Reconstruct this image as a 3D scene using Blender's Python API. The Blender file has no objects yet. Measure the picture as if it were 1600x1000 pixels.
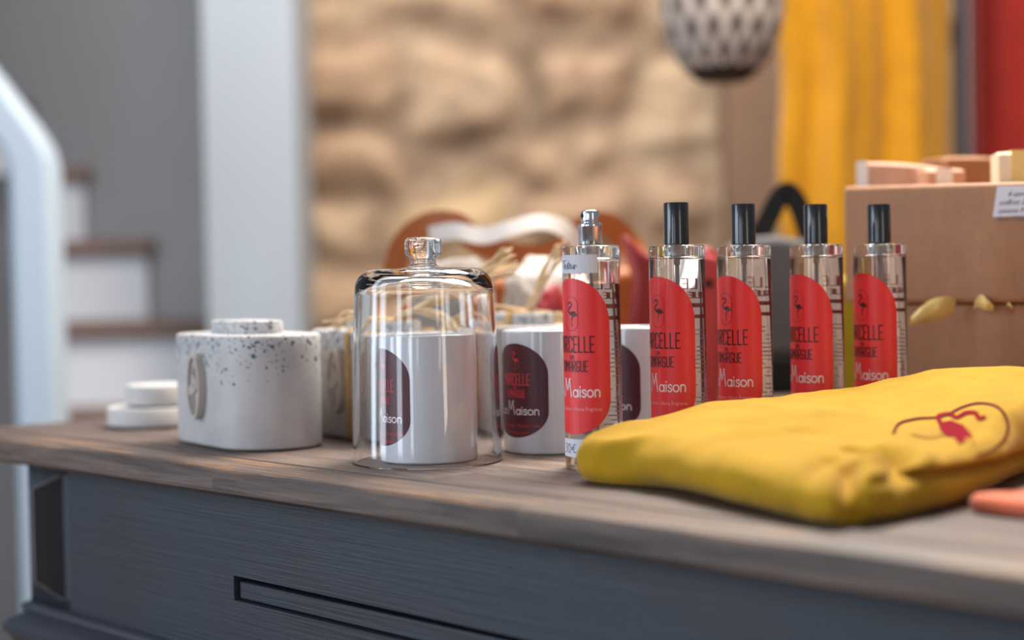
import bpy, bmesh, math, random
from math import sin, cos, pi, radians, atan2, sqrt, exp, tan
from mathutils import Vector, Matrix, noise
from mathutils.bvhtree import BVHTree

SC = bpy.context.scene
COL = SC.collection
random.seed(7)

# ------------------------------------------------------------------ camera
T = 0.80                                    # height of the table top
PITCH, ROLL, FPX, HEAD, CH = radians(1.373), radians(1.072), 2474.5, radians(136.79), 0.1253
FH = Vector((cos(HEAD), sin(HEAD), 0)); RH = Vector((sin(HEAD), -cos(HEAD), 0)); ZU = Vector((0, 0, 1))
CF = FH*cos(PITCH) - ZU*sin(PITCH)
CU0 = ZU*cos(PITCH) + FH*sin(PITCH)
CR = RH*cos(ROLL) - CU0*sin(ROLL)
CU = CU0*cos(ROLL) + RH*sin(ROLL)
CLOC = Vector((0, 0, T + CH))
cd = bpy.data.cameras.new('camera'); cam = bpy.data.objects.new('camera', cd); COL.objects.link(cam)
cam.matrix_world = Matrix(((CR.x, CU.x, -CF.x, CLOC.x), (CR.y, CU.y, -CF.y, CLOC.y), (CR.z, CU.z, -CF.z, CLOC.z), (0, 0, 0, 1)))
cd.sensor_width = 36.0; cd.lens = 36.0*FPX/1600.0
cd.clip_start = 0.02; cd.clip_end = 60
cd.dof.use_dof = True; cd.dof.focus_distance = 1.085; cd.dof.aperture_fstop = 2.6
SC.camera = cam

# ------------------------------------------------------------------ world, lights, exposure
wd = bpy.data.worlds.new('World'); SC.world = wd; wd.use_nodes = True
bgn = wd.node_tree.nodes['Background']
bgn.inputs[0].default_value = (0.60, 0.62, 0.68, 1); bgn.inputs[1].default_value = 0.29

def area(name, loc, target, size, power, color, sy=None):
    ld = bpy.data.lights.new(name, 'AREA'); ld.energy = power; ld.color = color
    ld.shape = 'RECTANGLE'; ld.size = size; ld.size_y = sy or size
    o = bpy.data.objects.new(name, ld); COL.objects.link(o); o.location = loc
    o.rotation_euler = (Vector(target) - Vector(loc)).to_track_quat('-Z', 'Y').to_euler()
    return o

def P(u, v, z=0.0):
    """point at lateral u, depth v (level distances from the camera), height z over the table top"""
    q = FH*v + RH*u
    return Vector((q.x, q.y, T + z))

# tall panes of the shop front, left of and behind the camera
for k, (u, v, w, e) in enumerate([(-1.9, 1.0, .30, 11), (-2.0, .35, .42, 13), (-1.55, -.75, .34, 8), (-.9, -1.25, .22, 4)]):
    area('window_pane_light', P(u, v, .55), P(-.1, 1.2, .05), w, e, (0.76, 0.87, 1.0), 1.5)
area('warm_right_light', P(1.15, -.75, .55), P(.1, 1.1, .05), .22, 4.5, (1.0, 0.86, 0.74), 1.5)  # unseen warm light on the right, added for highlights on caps and glass
area('ceiling_light', P(0.35, 1.65, 1.25), P(0.12, 1.05, 0), 0.55, 34, (1.0, 0.94, 0.86), 0.55)
area('ceiling_light', P(1.0, 2.0, 1.9), P(0.8, 2.7, 0.2), 0.6, 9, (1.0, 0.86, 0.66), 0.6)
area('ceiling_light', P(0.0, 2.1, 1.9), P(0.1, 3.2, 0.3), 1.0, 54, (1.0, 0.95, 0.89), 0.9)
SC.view_settings.view_transform = 'Standard'; SC.view_settings.look = 'None'
SC.view_settings.gamma = 1; SC.view_settings.use_curve_mapping = False
SC.view_settings.exposure = 0.0
SC.cycles.max_bounces = 20; SC.cycles.transmission_bounces = 20; SC.cycles.glossy_bounces = 8
SC.cycles.diffuse_bounces = 4; SC.cycles.transparent_max_bounces = 24
SC.cycles.use_denoising = True; SC.cycles.blur_glossy = 0.1

# ------------------------------------------------------------------ helpers
def ray(x, y):
    return (CF*FPX + CR*(x - 800) + CU*(500 - y))
def at(x, y, v):
    """point on the line of sight of photo pixel (x, y) at level depth v"""
    d = ray(x, y); return CLOC + d*(v/d.dot(FH))
def on_table(x, y, z=0.0):
    d = ray(x, y); return CLOC + d*((T + z - CLOC.z)/d.z)
def on_front(x, y, Y):
    d = ray(x, y); return CLOC + d*((Y - CLOC.y)/d.y)
def lin(c):
    return tuple(((k/255/12.92) if k/255 <= .04045 else ((k/255+.055)/1.055)**2.4) for k in c)

def empty(name, loc, rz=0, label=None, cat=None, group=None, kind=None):
    o = bpy.data.objects.new(name, None); COL.objects.link(o); o.location = loc; o.rotation_euler = (0, 0, rz)
    o.empty_display_size = 0.02
    tag(o, label, cat, group, kind); return o
def tag(o, label=None, cat=None, group=None, kind=None):
    if label: o['label'] = label
    if cat: o['category'] = cat
    if group: o['group'] = group
    if kind: o['kind'] = kind
    return o
def mesh_obj(name, verts, faces, mat, parent=None, smooth=False, loc=None, rz=0, sharp=None):
    me = bpy.data.meshes.new(name); me.from_pydata([tuple(v) for v in verts], [], faces); me.update()
    bm = bmesh.new(); bm.from_mesh(me)
    bmesh.ops.recalc_face_normals(bm, faces=bm.faces)
    bm.to_mesh(me); bm.free()
    if smooth:
        for p in me.polygons: p.use_smooth = True
        if sharp is not None: me.set_sharp_from_angle(angle=radians(sharp))
    me.materials.append(mat)
    o = bpy.data.objects.new(name, me); COL.objects.link(o)
    if parent: o.parent = parent
    if loc is not None: o.location = loc
    o.rotation_euler = (0, 0, rz)
    return o
def bevel(o, w, seg=2, ang=35):
    m = o.modifiers.new('bevel', 'BEVEL'); m.width = w; m.segments = seg; m.limit_method = 'ANGLE'; m.angle_limit = radians(ang)
    for p in o.data.polygons: p.use_smooth = True
    o.data.set_sharp_from_angle(angle=radians(60))
    return o
class MB:
    def __init__(s): s.v = []; s.f = []
    def add(s, v, f):
        n = len(s.v); s.v += [tuple(p) for p in v]; s.f += [tuple(i+n for i in q) for q in f]; return s
    def box(s, x0, x1, y0, y1, z0, z1):
        return s.add([(x0,y0,z0),(x1,y0,z0),(x1,y1,z0),(x0,y1,z0),(x0,y0,z1),(x1,y0,z1),(x1,y1,z1),(x0,y1,z1)],
                     [(0,3,2,1),(4,5,6,7),(0,1,5,4),(1,2,6,5),(2,3,7,6),(3,0,4,7)])
    def tube(s, pts, r, n=8, flat=1.0):
        pts = [Vector(p) for p in pts]; N = len(pts); ring = []
        rr = r if callable(r) else (lambda t: r)
        up = Vector((0.13, 0.2, 1)).normalized()
        for i, p in enumerate(pts):
            d = (pts[min(i+1, N-1)] - pts[max(i-1, 0)]).normalized()
            a = d.cross(up)
            if a.length < 1e-4: a = d.cross(Vector((1, 0, 0)))
            a.normalize(); b = a.cross(d).normalized(); R = rr(i/max(1, N-1))
            ring.append([p + a*(R*cos(2*pi*k/n)) + b*(R*flat*sin(2*pi*k/n)) for k in range(n)])
        v = [q for g in ring for q in g]; f = []
        for i in range(N-1):
            for k in range(n):
                f.append((i*n+k, i*n+(k+1) % n, (i+1)*n+(k+1) % n, (i+1)*n+k))
        f.append(tuple(range(n))[::-1]); f.append(tuple((N-1)*n+k for k in range(n)))
        return s.add(v, f)
    def build(s, name, mat, parent=None, smooth=False, **k): return mesh_obj(name, s.v, s.f, mat, parent, smooth, **k)
def lathe(name, prof, mat, parent=None, n=96, sharp=40, closed=False, loc=None):
    v, f = [], []; idx = []
    for (r, z) in prof:
        if r < 1e-7: idx.append([len(v)]*n); v.append((0, 0, z))
        else:
            idx.append(list(range(len(v), len(v)+n)))
            v += [(r*cos(2*pi*k/n), r*sin(2*pi*k/n), z) for k in range(n)]
    L = len(prof)
    for i in range(L if closed else L-1):
        A, B = idx[i], idx[(i+1) % L]
        for k in range(n):
            k2 = (k+1) % n; q = [A[k], A[k2], B[k2], B[k]]; u = []
            for t in q:
                if t not in u: u.append(t)
            if len(u) > 2: f.append(tuple(u))
    return mesh_obj(name, v, f, mat, parent, True, loc=loc, sharp=sharp)
def arc(cx, cz, r, a0, a1, n=6, rz=None):
    rz = rz or r
    return [(cx + r*cos(radians(a0+(a1-a0)*i/n)), cz + rz*sin(radians(a0+(a1-a0)*i/n))) for i in range(n+1)]
def catmull(pts, m=8, closed=False):
    pts = [Vector(p) for p in pts]; N = len(pts); out = []
    for i in range(N if closed else N-1):
        g = (lambda k: pts[k % N]) if closed else (lambda k: pts[max(0, min(N-1, k))])
        a, b, c, d = g(i-1), g(i), g(i+1), g(i+2)
        for j in range(m):
            t = j/m
            out.append(0.5*((2*b) + (c-a)*t + (2*a-5*b+4*c-d)*t*t + (3*b-a-3*c+d)*t*t*t))
    if not closed: out.append(pts[-1])
    return out
def copy_tree(o, parent=None):
    c = o.copy(); COL.objects.link(c)
    if parent: c.parent = parent
    for ch in list(o.children): copy_tree(ch, c)
    return c
def face_cam(p): return atan2(-p.y, -p.x) + pi/2

# ------------------------------------------------------------------ materials
def new_mat(name):
    m = bpy.data.materials.new(name); m.use_nodes = True; nt = m.node_tree
    return m, nt, nt.nodes['Principled BSDF']
def nd(nt, t, **k):
    n = nt.nodes.new(t)
    for a, b in k.items(): setattr(n, a, b)
    return n
def coords(nt, scale=(1,1,1), kind='Object', rot=(0,0,0)):
    tc = nd(nt, 'ShaderNodeTexCoord'); mp = nd(nt, 'ShaderNodeMapping'); mp.inputs['Scale'].default_value = scale
    mp.inputs['Rotation'].default_value = rot
    nt.links.new(tc.outputs[kind], mp.inputs[0]); return mp.outputs[0]
def noise_n(nt, vec, scale, detail=4, rough=.55, dist=0):
    n = nd(nt, 'ShaderNodeTexNoise'); n.inputs['Scale'].default_value = scale; n.inputs['Detail'].default_value = detail
    n.inputs['Roughness'].default_value = rough; n.inputs['Distortion'].default_value = dist
    nt.links.new(vec, n.inputs['Vector']); return n.outputs['Fac']
def ramp(nt, fac, stops):
    r = nd(nt, 'ShaderNodeValToRGB'); e = r.color_ramp.elements
    while len(e) < len(stops): e.new(0.5)
    for i, (p, c) in enumerate(stops):
        e[i].position = p; e[i].color = tuple(c) + (1,) if len(c) == 3 else c
    nt.links.new(fac, r.inputs[0]); return r.outputs[0]
def mix(nt, fac, a, b, mode='MIX'):
    m = nd(nt, 'ShaderNodeMix', data_type='RGBA', blend_type=mode)
    for s, x in ((0, fac), (6, a), (7, b)):
        if hasattr(x, 'is_linked') or hasattr(x, 'links'): nt.links.new(x, m.inputs[s])
        else: m.inputs[s].default_value = x if not isinstance(x, tuple) else (x + (1,) if len(x) == 3 else x)
    return m.outputs[2]
def math_n(nt, op, a, b=None, clamp=False):
    m = nd(nt, 'ShaderNodeMath', operation=op); m.use_clamp = clamp
    for i, x in enumerate((a, b)):
        if x is None: continue
        if isinstance(x, (int, float)): m.inputs[i].default_value = x
        else: nt.links.new(x, m.inputs[i])
    return m.outputs[0]
def bump(nt, b, h, strength, dist=.001):
    n = nd(nt, 'ShaderNodeBump'); n.inputs['Strength'].default_value = strength; n.inputs['Distance'].default_value = dist
    nt.links.new(h, n.inputs['Height']); nt.links.new(n.outputs[0], b.inputs['Normal'])
def plain(name, rgb, rough=.5, metal=0, var=.08, vscale=40, bstr=0, bscale=300, spec=.5, sheen=0, coat=0, trans=0, sss=0, srgb=True):
    m, nt, b = new_mat(name); c = lin(rgb) if srgb else rgb
    v = coords(nt)
    if var:
        n = noise_n(nt, v, vscale)
        col = ramp(nt, n, [(.3, tuple(k*(1-var) for k in c)), (.7, tuple(min(1, k*(1+var)) for k in c))])
        nt.links.new(col, b.inputs['Base Color'])
    else: b.inputs['Base Color'].default_value = c + (1,)
    b.inputs['Roughness'].default_value = rough; b.inputs['Metallic'].default_value = metal
    b.inputs['Specular IOR Level'].default_value = spec
    b.inputs['Sheen Weight'].default_value = sheen; b.inputs['Coat Weight'].default_value = coat
    if sss:
        b.inputs['Subsurface Weight'].default_value = sss; b.inputs['Subsurface Scale'].default_value = .004
    if bstr: bump(nt, b, noise_n(nt, v, bscale, 3), bstr)
    return m
def glass(name, ior=1.5, tint=(1,1,1), rough=0):
    m, nt, b = new_mat(name)
    b.inputs['Transmission Weight'].default_value = 1; b.inputs['IOR'].default_value = ior
    b.inputs['Roughness'].default_value = rough; b.inputs['Base Color'].default_value = tint + (1,)
    return m

def wood_mat():
    m, nt, b = new_mat('weathered_oak')
    v = coords(nt)
    sep = nd(nt, 'ShaderNodeSeparateXYZ'); nt.links.new(v, sep.inputs[0])
    # board id across Y and along X
    row = math_n(nt, 'FLOOR', math_n(nt, 'DIVIDE', math_n(nt, 'SUBTRACT', sep.outputs['Y'], .042), .075))
    xs = math_n(nt, 'ADD', sep.outputs['X'], math_n(nt, 'MULTIPLY', row, .137))
    cell = math_n(nt, 'FLOOR', math_n(nt, 'DIVIDE', xs, .31))
    cmb = nd(nt, 'ShaderNodeCombineXYZ'); nt.links.new(cell, cmb.inputs[0]); nt.links.new(row, cmb.inputs[1])
    wn = nd(nt, 'ShaderNodeTexWhiteNoise'); nt.links.new(cmb.outputs[0], wn.inputs['Vector'])
    off = nd(nt, 'ShaderNodeVectorMath', operation='MULTIPLY_ADD')
    nt.links.new(wn.outputs['Color'], off.inputs[0]); off.inputs[1].default_value = (3, 3, 3); nt.links.new(v, off.inputs[2])
    mp = nd(nt, 'ShaderNodeMapping'); mp.inputs['Scale'].default_value = (3.0, 55, 55); nt.links.new(off.outputs[0], mp.inputs[0])
    g1 = noise_n(nt, mp.outputs[0], 1.6, 8, .65, .6)
    mp2 = nd(nt, 'ShaderNodeMapping'); mp2.inputs['Scale'].default_value = (9, 260, 260); nt.links.new(off.outputs[0], mp2.inputs[0])
    g2 = noise_n(nt, mp2.outputs[0], 1.5, 5, .7)
    c1 = ramp(nt, g1, [(.28, lin((50, 39, 36))), (.44, lin((88, 73, 67))), (.58, lin((120, 102, 92))), (.76, lin((156, 132, 112)))])
    c2 = ramp(nt, g2, [(.35, (.45, .43, .42)), (.6, (1, 1, 1))])
    c = mix(nt, .55, c1, c2, 'MULTIPLY')
    tone = ramp(nt, wn.outputs['Value'], [(0, (.72, .70, .70)), (.5, (.98, .96, .95)), (1, (1.16, 1.10, 1.04))])
    c = mix(nt, 1.0, c, tone, 'MULTIPLY')
    # the worn, rubbed margin board along the edge shows warmer timber
    warm = noise_n(nt, coords(nt, (6, 90, 90)), 1.3, 5, .6)
    wmask = math_n(nt, 'MULTIPLY', ramp(nt, warm, [(.5, (0,0,0)), (.64, (1,1,1))]),
                   math_n(nt, 'LESS_THAN', sep.outputs['Y'], .042))
    wmask = math_n(nt, 'MULTIPLY', wmask, math_n(nt, 'GREATER_THAN', sep.outputs['Z'], -.003))
    c = mix(nt, math_n(nt, 'MULTIPLY', wmask, .75), c, lin((158, 116, 78)))
    # joints
    fy = math_n(nt, 'FRACT', math_n(nt, 'DIVIDE', math_n(nt, 'SUBTRACT', sep.outputs['Y'], .042), .075))
    fx = math_n(nt, 'FRACT', math_n(nt, 'DIVIDE', xs, .31))
    jy = math_n(nt, 'LESS_THAN', fy, .022); jx = math_n(nt, 'LESS_THAN', fx, .004)
    top = math_n(nt, 'GREATER_THAN', sep.outputs['Y'], .03)
    j = math_n(nt, 'MULTIPLY', math_n(nt, 'MAXIMUM', jy, jx), top)
    c = mix(nt, math_n(nt, 'MULTIPLY', j, .7), c, lin((50, 40, 36)))
    nt.links.new(c, b.inputs['Base Color'])
    r = ramp(nt, g2, [(.3, (.62,)*3), (.7, (.42,)*3)]); nt.links.new(r, b.inputs['Roughness'])
    h = math_n(nt, 'SUBTRACT', g2, math_n(nt, 'MULTIPLY', j, 1.0))
    bump(nt, b, h, .5, .0012)
    return m
def paint_wood(name, rgb, rgb2, rough=.38):
    m, nt, b = new_mat(name)
    g = noise_n(nt, coords(nt, (6, 240, 420)), 1.4, 6, .65)
    l = noise_n(nt, coords(nt, (4, 4, 5)), 1.2, 3)
    c = mix(nt, ramp(nt, l, [(.4, (0,0,0)), (.65, (1,1,1))]), lin(rgb), lin(rgb2))
    c = mix(nt, .6, c, ramp(nt, g, [(.35, (.55, .56, .58)), (.7, (1.15, 1.15, 1.15))]), 'MULTIPLY')
    nt.links.new(c, b.inputs['Base Color']); b.inputs['Roughness'].default_value = rough
    bump(nt, b, g, .55, .0012); return m
def terrazzo():
    m, nt, b = new_mat('speckled_plaster')
    v = coords(nt)
    base = ramp(nt, noise_n(nt, v, 30, 5), [(.3, lin((186, 183, 184))), (.7, lin((206, 202, 200)))])
    sep = nd(nt, 'ShaderNodeSeparateXYZ'); nt.links.new(v, sep.inputs[0])
    warp = nd(nt, 'ShaderNodeVectorMath', operation='MULTIPLY_ADD')
    nn = nd(nt, 'ShaderNodeTexNoise'); nn.inputs['Scale'].default_value = 160; nt.links.new(v, nn.inputs['Vector'])
    nt.links.new(nn.outputs['Color'], warp.inputs[0]); warp.inputs[1].default_value = (.006,)*3; nt.links.new(v, warp.inputs[2])
    out = base
    for sc, thr, sel, cols in ((210, .24, .52, ((38, 92, 110), (30, 62, 84))), (380, .26, .48, ((60, 96, 112), (84, 84, 92))), (560, .24, .55, ((60, 96, 112), (84, 84, 92)))):
        vo = nd(nt, 'ShaderNodeTexVoronoi'); vo.inputs['Scale'].default_value = sc; nt.links.new(warp.outputs[0], vo.inputs['Vector'])
        rgb = nd(nt, 'ShaderNodeSeparateColor'); nt.links.new(vo.outputs['Color'], rgb.inputs[0])
        # denser towards the lid, chips embedded only in the upper band of the pot
        dens = nd(nt, 'ShaderNodeMapRange'); dens.inputs['From Min'].default_value = .046; dens.inputs['From Max'].default_value = .088
        dens.inputs['To Min'].default_value = 1.02; dens.inputs['To Max'].default_value = sel
        nt.links.new(sep.outputs['Z'], dens.inputs['Value'])
        d = math_n(nt, 'LESS_THAN', vo.outputs['Distance'], math_n(nt, 'MULTIPLY', rgb.outputs[1], thr*2))
        k = math_n(nt, 'MULTIPLY', d, math_n(nt, 'GREATER_THAN', rgb.outputs[0], dens.outputs[0]))
        cc = mix(nt, rgb.outputs[2], lin(cols[0]), lin(cols[1]))
        out = mix(nt, math_n(nt, 'MULTIPLY', k, .9), out, cc)
    nt.links.new(out, b.inputs['Base Color']); b.inputs['Roughness'].default_value = .62
    bump(nt, b, noise_n(nt, v, 400, 4), .12); return m
def cloth_mat(name, rgb, rough=.9, sheen=.3, wscale=900, bstr=.35, var=.10):
    m, nt, b = new_mat(name); v = coords(nt); c = lin(rgb)
    n = noise_n(nt, v, 25, 5)
    nt.links.new(ramp(nt, n, [(.3, tuple(k*(1-var) for k in c)), (.7, tuple(min(1, k*(1+var)) for k in c))]), b.inputs['Base Color'])
    b.inputs['Roughness'].default_value = rough; b.inputs['Sheen Weight'].default_value = sheen
    b.inputs['Specular IOR Level'].default_value = .2
    bump(nt, b, noise_n(nt, v, wscale, 3), bstr, .0006); return m
def kraft(name, rgb):
    m, nt, b = new_mat(name); c = lin(rgb)
    f = noise_n(nt, coords(nt, (1, 1, 1)), 60, 6, .7); s = noise_n(nt, coords(nt, (120, 120, 6)), 1.5, 3)
    col = ramp(nt, f, [(.3, tuple(k*.88 for k in c)), (.7, tuple(k*1.1 for k in c))])
    col = mix(nt, .25, col, ramp(nt, s, [(.3, (.8, .8, .8)), (.7, (1.1, 1.1, 1.1))]), 'MULTIPLY')
    nt.links.new(col, b.inputs['Base Color']); b.inputs['Roughness'].default_value = .6
    bump(nt, b, f, .1); return m
def stone_mat():
    m, nt, b = new_mat('rubble_limestone'); v = coords(nt)
    at_ = nd(nt, 'ShaderNodeAttribute', attribute_name='joint')
    tn = nd(nt, 'ShaderNodeAttribute', attribute_name='tone')
    c1 = ramp(nt, noise_n(nt, v, 7, 6, .6, .4), [(.3, lin((170, 146, 126))), (.5, lin((206, 186, 166))), (.72, lin((224, 208, 188)))])
    c2 = ramp(nt, tn.outputs['Fac'], [(0, lin((226, 206, 188))), (.35, lin((240, 226, 210))), (.7, lin((250, 240, 222))), (1, lin((252, 228, 184)))])
    c = mix(nt, 1, c1, c2, 'MULTIPLY')
    jc = ramp(nt, noise_n(nt, v, 9, 4), [(.35, lin((104, 84, 70))), (.65, lin((150, 128, 106)))])
    c = mix(nt, at_.outputs['Fac'], c, jc)
    nt.links.new(c, b.inputs['Base Color']); b.inputs['Roughness'].default_value = .9
    bump(nt, b, noise_n(nt, v, 40, 8, .7), .6, .02); return m
def woven_mat():
    m, nt, b = new_mat('woven_taupe_cord')
    tc = nd(nt, 'ShaderNodeTexCoord')
    out = None
    for a in (radians(38), radians(-38)):
        mp = nd(nt, 'ShaderNodeMapping'); mp.inputs['Rotation'].default_value = (0, 0, a); mp.inputs['Scale'].default_value = (1, 1, 1)
        nt.links.new(tc.outputs['UV'], mp.inputs[0])
        w = nd(nt, 'ShaderNodeTexWave'); w.inputs['Scale'].default_value = 1.0; w.inputs['Distortion'].default_value = 1.5
        nt.links.new(mp.outputs[0], w.inputs['Vector'])
        out = w.outputs['Fac'] if out is None else math_n(nt, 'MAXIMUM', out, w.outputs['Fac'])
    c = ramp(nt, out, [(.35, lin((104, 90, 82))), (1, lin((206, 192, 180)))])
    nt.links.new(c, b.inputs['Base Color']); b.inputs['Roughness'].default_value = .8
    bump(nt, b, out, .8, .004); return m

M = {}
M['wood'] = wood_mat()
M['slate'] = paint_wood('slate_paint', (53, 61, 73), (58, 56, 63))
M['recess_brown'] = paint_wood('recess_brown', (34, 28, 30), (40, 33, 32), .5)
M['slate_worn'] = plain('worn_paint_edge', (150, 138, 132), .5)
M['terrazzo'] = terrazzo()
M['plaster'] = plain('white_plaster', (202, 198, 195), .65, var=.03, bstr=.1)
M['emblem'] = plain('grey_beige_plaster', (186, 176, 168), .6, var=.04)
M['underside'] = plain('dark_foam_foot', (34, 40, 36), .8)
M['white_glass'] = plain('white_lacquered_glass', (222, 224, 230), .12, var=.01, coat=.6)
M['wax'] = plain('cream_wax', (236, 228, 214), .5, var=.02, sss=.3)
M['wick'] = plain('wick_cotton', (235, 225, 205), .9)
M['maroon'] = plain('maroon_label_paper', (84, 26, 38), .35, var=.02)
M['red_label'] = plain('red_label_paper', (236, 52, 54), .38, var=.02)
M['ink_dark'] = plain('dark_ink', (62, 16, 28), .45, var=0)
M['ink_red'] = plain('red_ink', (214, 52, 60), .4, var=0)
M['ink_white'] = plain('white_ink', (236, 226, 226), .4, var=0)
M['ink_pink'] = plain('pink_ink', (240, 170, 165), .4, var=0)
M['ink_grey'] = plain('grey_ink', (104, 96, 100), .5, var=0)
M['wine_ink'] = plain('wine_ink', (170, 40, 56), .45, var=0)
M['ink_pale'] = plain('pale_grey_ink', (196, 186, 188), .5, var=0)
M['ink_blue'] = plain('blue_pen_ink', (62, 66, 92), .5, var=0)
M['paper'] = plain('white_sticker_paper', (216, 214, 222), .55, var=.02)
M['glass'] = glass('clear_glass', 1.5, (.985, .99, .99))
M['liquid'] = glass('clear_liquid', 1.36, (.995, .992, .988))
M['plastic'] = plain('translucent_plastic_tube', (204, 198, 198), .3, var=0, trans=0)
M['plastic'].node_tree.nodes['Principled BSDF'].inputs['Transmission Weight'].default_value = .55
M['chrome'] = plain('chrome', (236, 236, 240), .16, 1, var=0)
M['hole'] = plain('dark_nozzle_hole', (30, 24, 34), .5)
M['cap'] = plain('satin_black_plastic', (13, 18, 27), .24, var=0, spec=.9, coat=.4)
M['raffia'] = plain('raffia_straw', (214, 186, 146), .7, var=.22, vscale=90)
M['ribbon_tan'] = plain('tan_raffia_ribbon', (200, 160, 104), .65, var=.15, vscale=120)
M['yellow'] = cloth_mat('mustard_jersey', (184, 141, 26), sheen=.08)
M['yellow_hang'] = cloth_mat('ochre_linen', (190, 130, 0), wscale=200)
M['red_hang'] = cloth_mat('brick_red_linen', (150, 34, 22), wscale=200)
M['coral'] = cloth_mat('coral_jersey', (236, 124, 88))
M['thread_purple'] = plain('purple_thread', (108, 36, 40), .9, spec=.1)
M['thread_red'] = plain('magenta_thread', (138, 8, 30), .9, spec=.1)
M['kraft'] = kraft('kraft_board', (170, 119, 82))
M['kraft_pink'] = kraft('pinkish_kraft', (206, 158, 128))
M['cream_card'] = plain('cream_card', (236, 218, 184), .6)
M['gold'] = plain('gold_satin_ribbon', (246, 212, 134), .28, .15, var=.1)
M['tape'] = plain('white_tape', (240, 234, 224), .35)
M['leather'] = plain('tan_leather', (164, 84, 18), .5, var=.15, vscale=12)
M['white_leather'] = plain('white_leather', (226, 216, 208), .5, var=.04)
M['red_leather'] = plain('dark_red_leather', (150, 30, 32), .45, var=.12, vscale=10)
M['grey_felt'] = plain('grey_felt', (96, 94, 94), .85, var=.1)
M['black'] = plain('black_fabric', (13, 12, 13), .8)
M['olive'] = cloth_mat('olive_yellow_canvas', (178, 160, 34))
M['grey_cloth'] = cloth_mat('grey_cotton', (150, 138, 130))
M['white_cloth'] = cloth_mat('off_white_cotton', (222, 212, 202))
M['wall_white'] = plain('white_wall_paint', (220, 223, 229), .8, var=.03, vscale=3)
M['pillar_paint'] = plain('pale_blue_grey_wall_paint', (172, 181, 190), .8, var=.03, vscale=3)
M['wall_grey'] = plain('grey_wall_paint', (176, 175, 176), .85, var=.04, vscale=3)
M['white_gloss'] = plain('white_gloss_paint', (184, 200, 214), .4, var=.02, vscale=4)
M['tread'] = plain('stair_oak', (118, 92, 80), .45, var=.15, vscale=8)
M['floor'] = plain('floor_oak', (120, 96, 78), .5, var=.15, vscale=5)
M['stone'] = stone_mat()
M['taupe_wall'] = plain('taupe_brown', (132, 104, 84), .9, var=.12, vscale=5, bstr=.3, bscale=30)
M['woven'] = woven_mat()
M['dark_metal'] = plain('dark_grey_metal', (66, 66, 76), .4, .6, var=.02)
M['bright_trim'] = plain('pale_metal', (168, 158, 160), .4, .3, var=.02)

# ------------------------------------------------------------------ lettering
def circ(cx, cy, rx, ry, a0=0, a1=360, n=14):
    return [(cx+rx*cos(radians(a0+(a1-a0)*i/n)), cy+ry*sin(radians(a0+(a1-a0)*i/n))) for i in range(n+1)]
GL = {  # tall condensed capitals: (advance, strokes)
 'M': (.58, [[(0,0),(0,1),(.2,.45),(.4,1),(.4,0)]]),
 'A': (.50, [[(0,0),(0,.8),(.06,.95),(.165,1),(.27,.95),(.33,.8),(.33,0)],[(0,.38),(.33,.38)]]),
 'R': (.50, [[(0,0),(0,1),(.22,1),(.31,.93),(.31,.58),(.22,.5),(0,.5)],[(.14,.5),(.33,0)]]),
 'C': (.49, [[(.32,.78),(.32,.92),(.25,1),(.07,1),(0,.92),(0,.08),(.07,0),(.25,0),(.32,.08),(.32,.22)]]),
 'E': (.46, [[(.29,1),(0,1),(0,0),(.29,0)],[(0,.5),(.24,.5)]]),
 'L': (.45, [[(0,1),(0,0),(.28,0)]]),
 'N': (.51, [[(0,0),(0,1),(.33,0),(.33,1)]]),
 'G': (.50, [[(.32,.78),(.32,.92),(.25,1),(.07,1),(0,.92),(0,.08),(.07,0),(.25,0),(.32,.08),(.32,.45),(.17,.45)]]),
 'U': (.50, [[(0,1),(0,.08),(.07,0),(.26,0),(.33,.08),(.33,1)]]),
 ' ': (.25, []),
}
DECO = {  # 'La Maison': round small letters, tall thin M
 'L': (.52, [[(0,1),(0,0),(.38,0)]]),
 'a': (.74, [circ(.29,.29,.26,.29),[(.58,.60),(.58,0)]]),
 ' ': (.26, []),
 'M': (1.30, [[(0,0),(.24,1.5),(.54,.55),(.84,1.5),(1.08,0)],[(.12,1.5),(.28,1.5)],[(.80,1.5),(.96,1.5)]]),
 'i': (.24, [[(.05,0),(.05,.58)],[(.05,.80),(.05,.86)]]),
 's': (.48, [[(.36,.50),(.28,.59),(.13,.59),(.05,.52),(.05,.42),(.12,.34),(.27,.28),(.35,.20),(.34,.08),(.26,0),(.1,0),(.02,.08)]]),
 'o': (.72, [circ(.29,.29,.27,.29)]),
 'n': (.56, [[(.02,0),(.02,.58)],[(.02,.38),(.08,.52),(.22,.60),(.36,.55),(.44,.40),(.44,0)]]),
}
def text_width(txt, G): 
    return sum(G[c][0] for c in txt) - (G[txt[-1]][0] - max(p[0] for s in G[txt[-1]][1] for p in s))
def stroke_quads(line, w):
    """flat ribbon pieces for a poly-line in the (s, z) plane"""
    out = []
    for i in range(len(line)-1):
        a = Vector(line[i]); b = Vector(line[i+1]); d = b-a
        if d.length < 1e-9: continue
        d.normalize(); n = Vector((-d.y, d.x))*(w/2); e = d*(w*.42)
        k = max(1, int((b-a).length/.0025))
        a2 = a-e; b2 = b+e
        for j in range(k):
            p = a2.lerp(b2, j/k); q = a2.lerp(b2, (j+1)/k)
            out.append([p-n, q-n, q+n, p+n])
    return out
def set_text(txt, G, x0, z0, h, w, total=None, align='c'):
    tw = text_width(txt, G); sx = (total/tw) if total else h
    x = x0 - (tw*sx/2 if align == 'c' else 0); out = []
    for c in txt:
        adv, st = G[c]
        for s in st: out += stroke_quads([(x+p[0]*sx, z0+p[1]*h) for p in s], w)
        x += adv*sx
    return out
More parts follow.
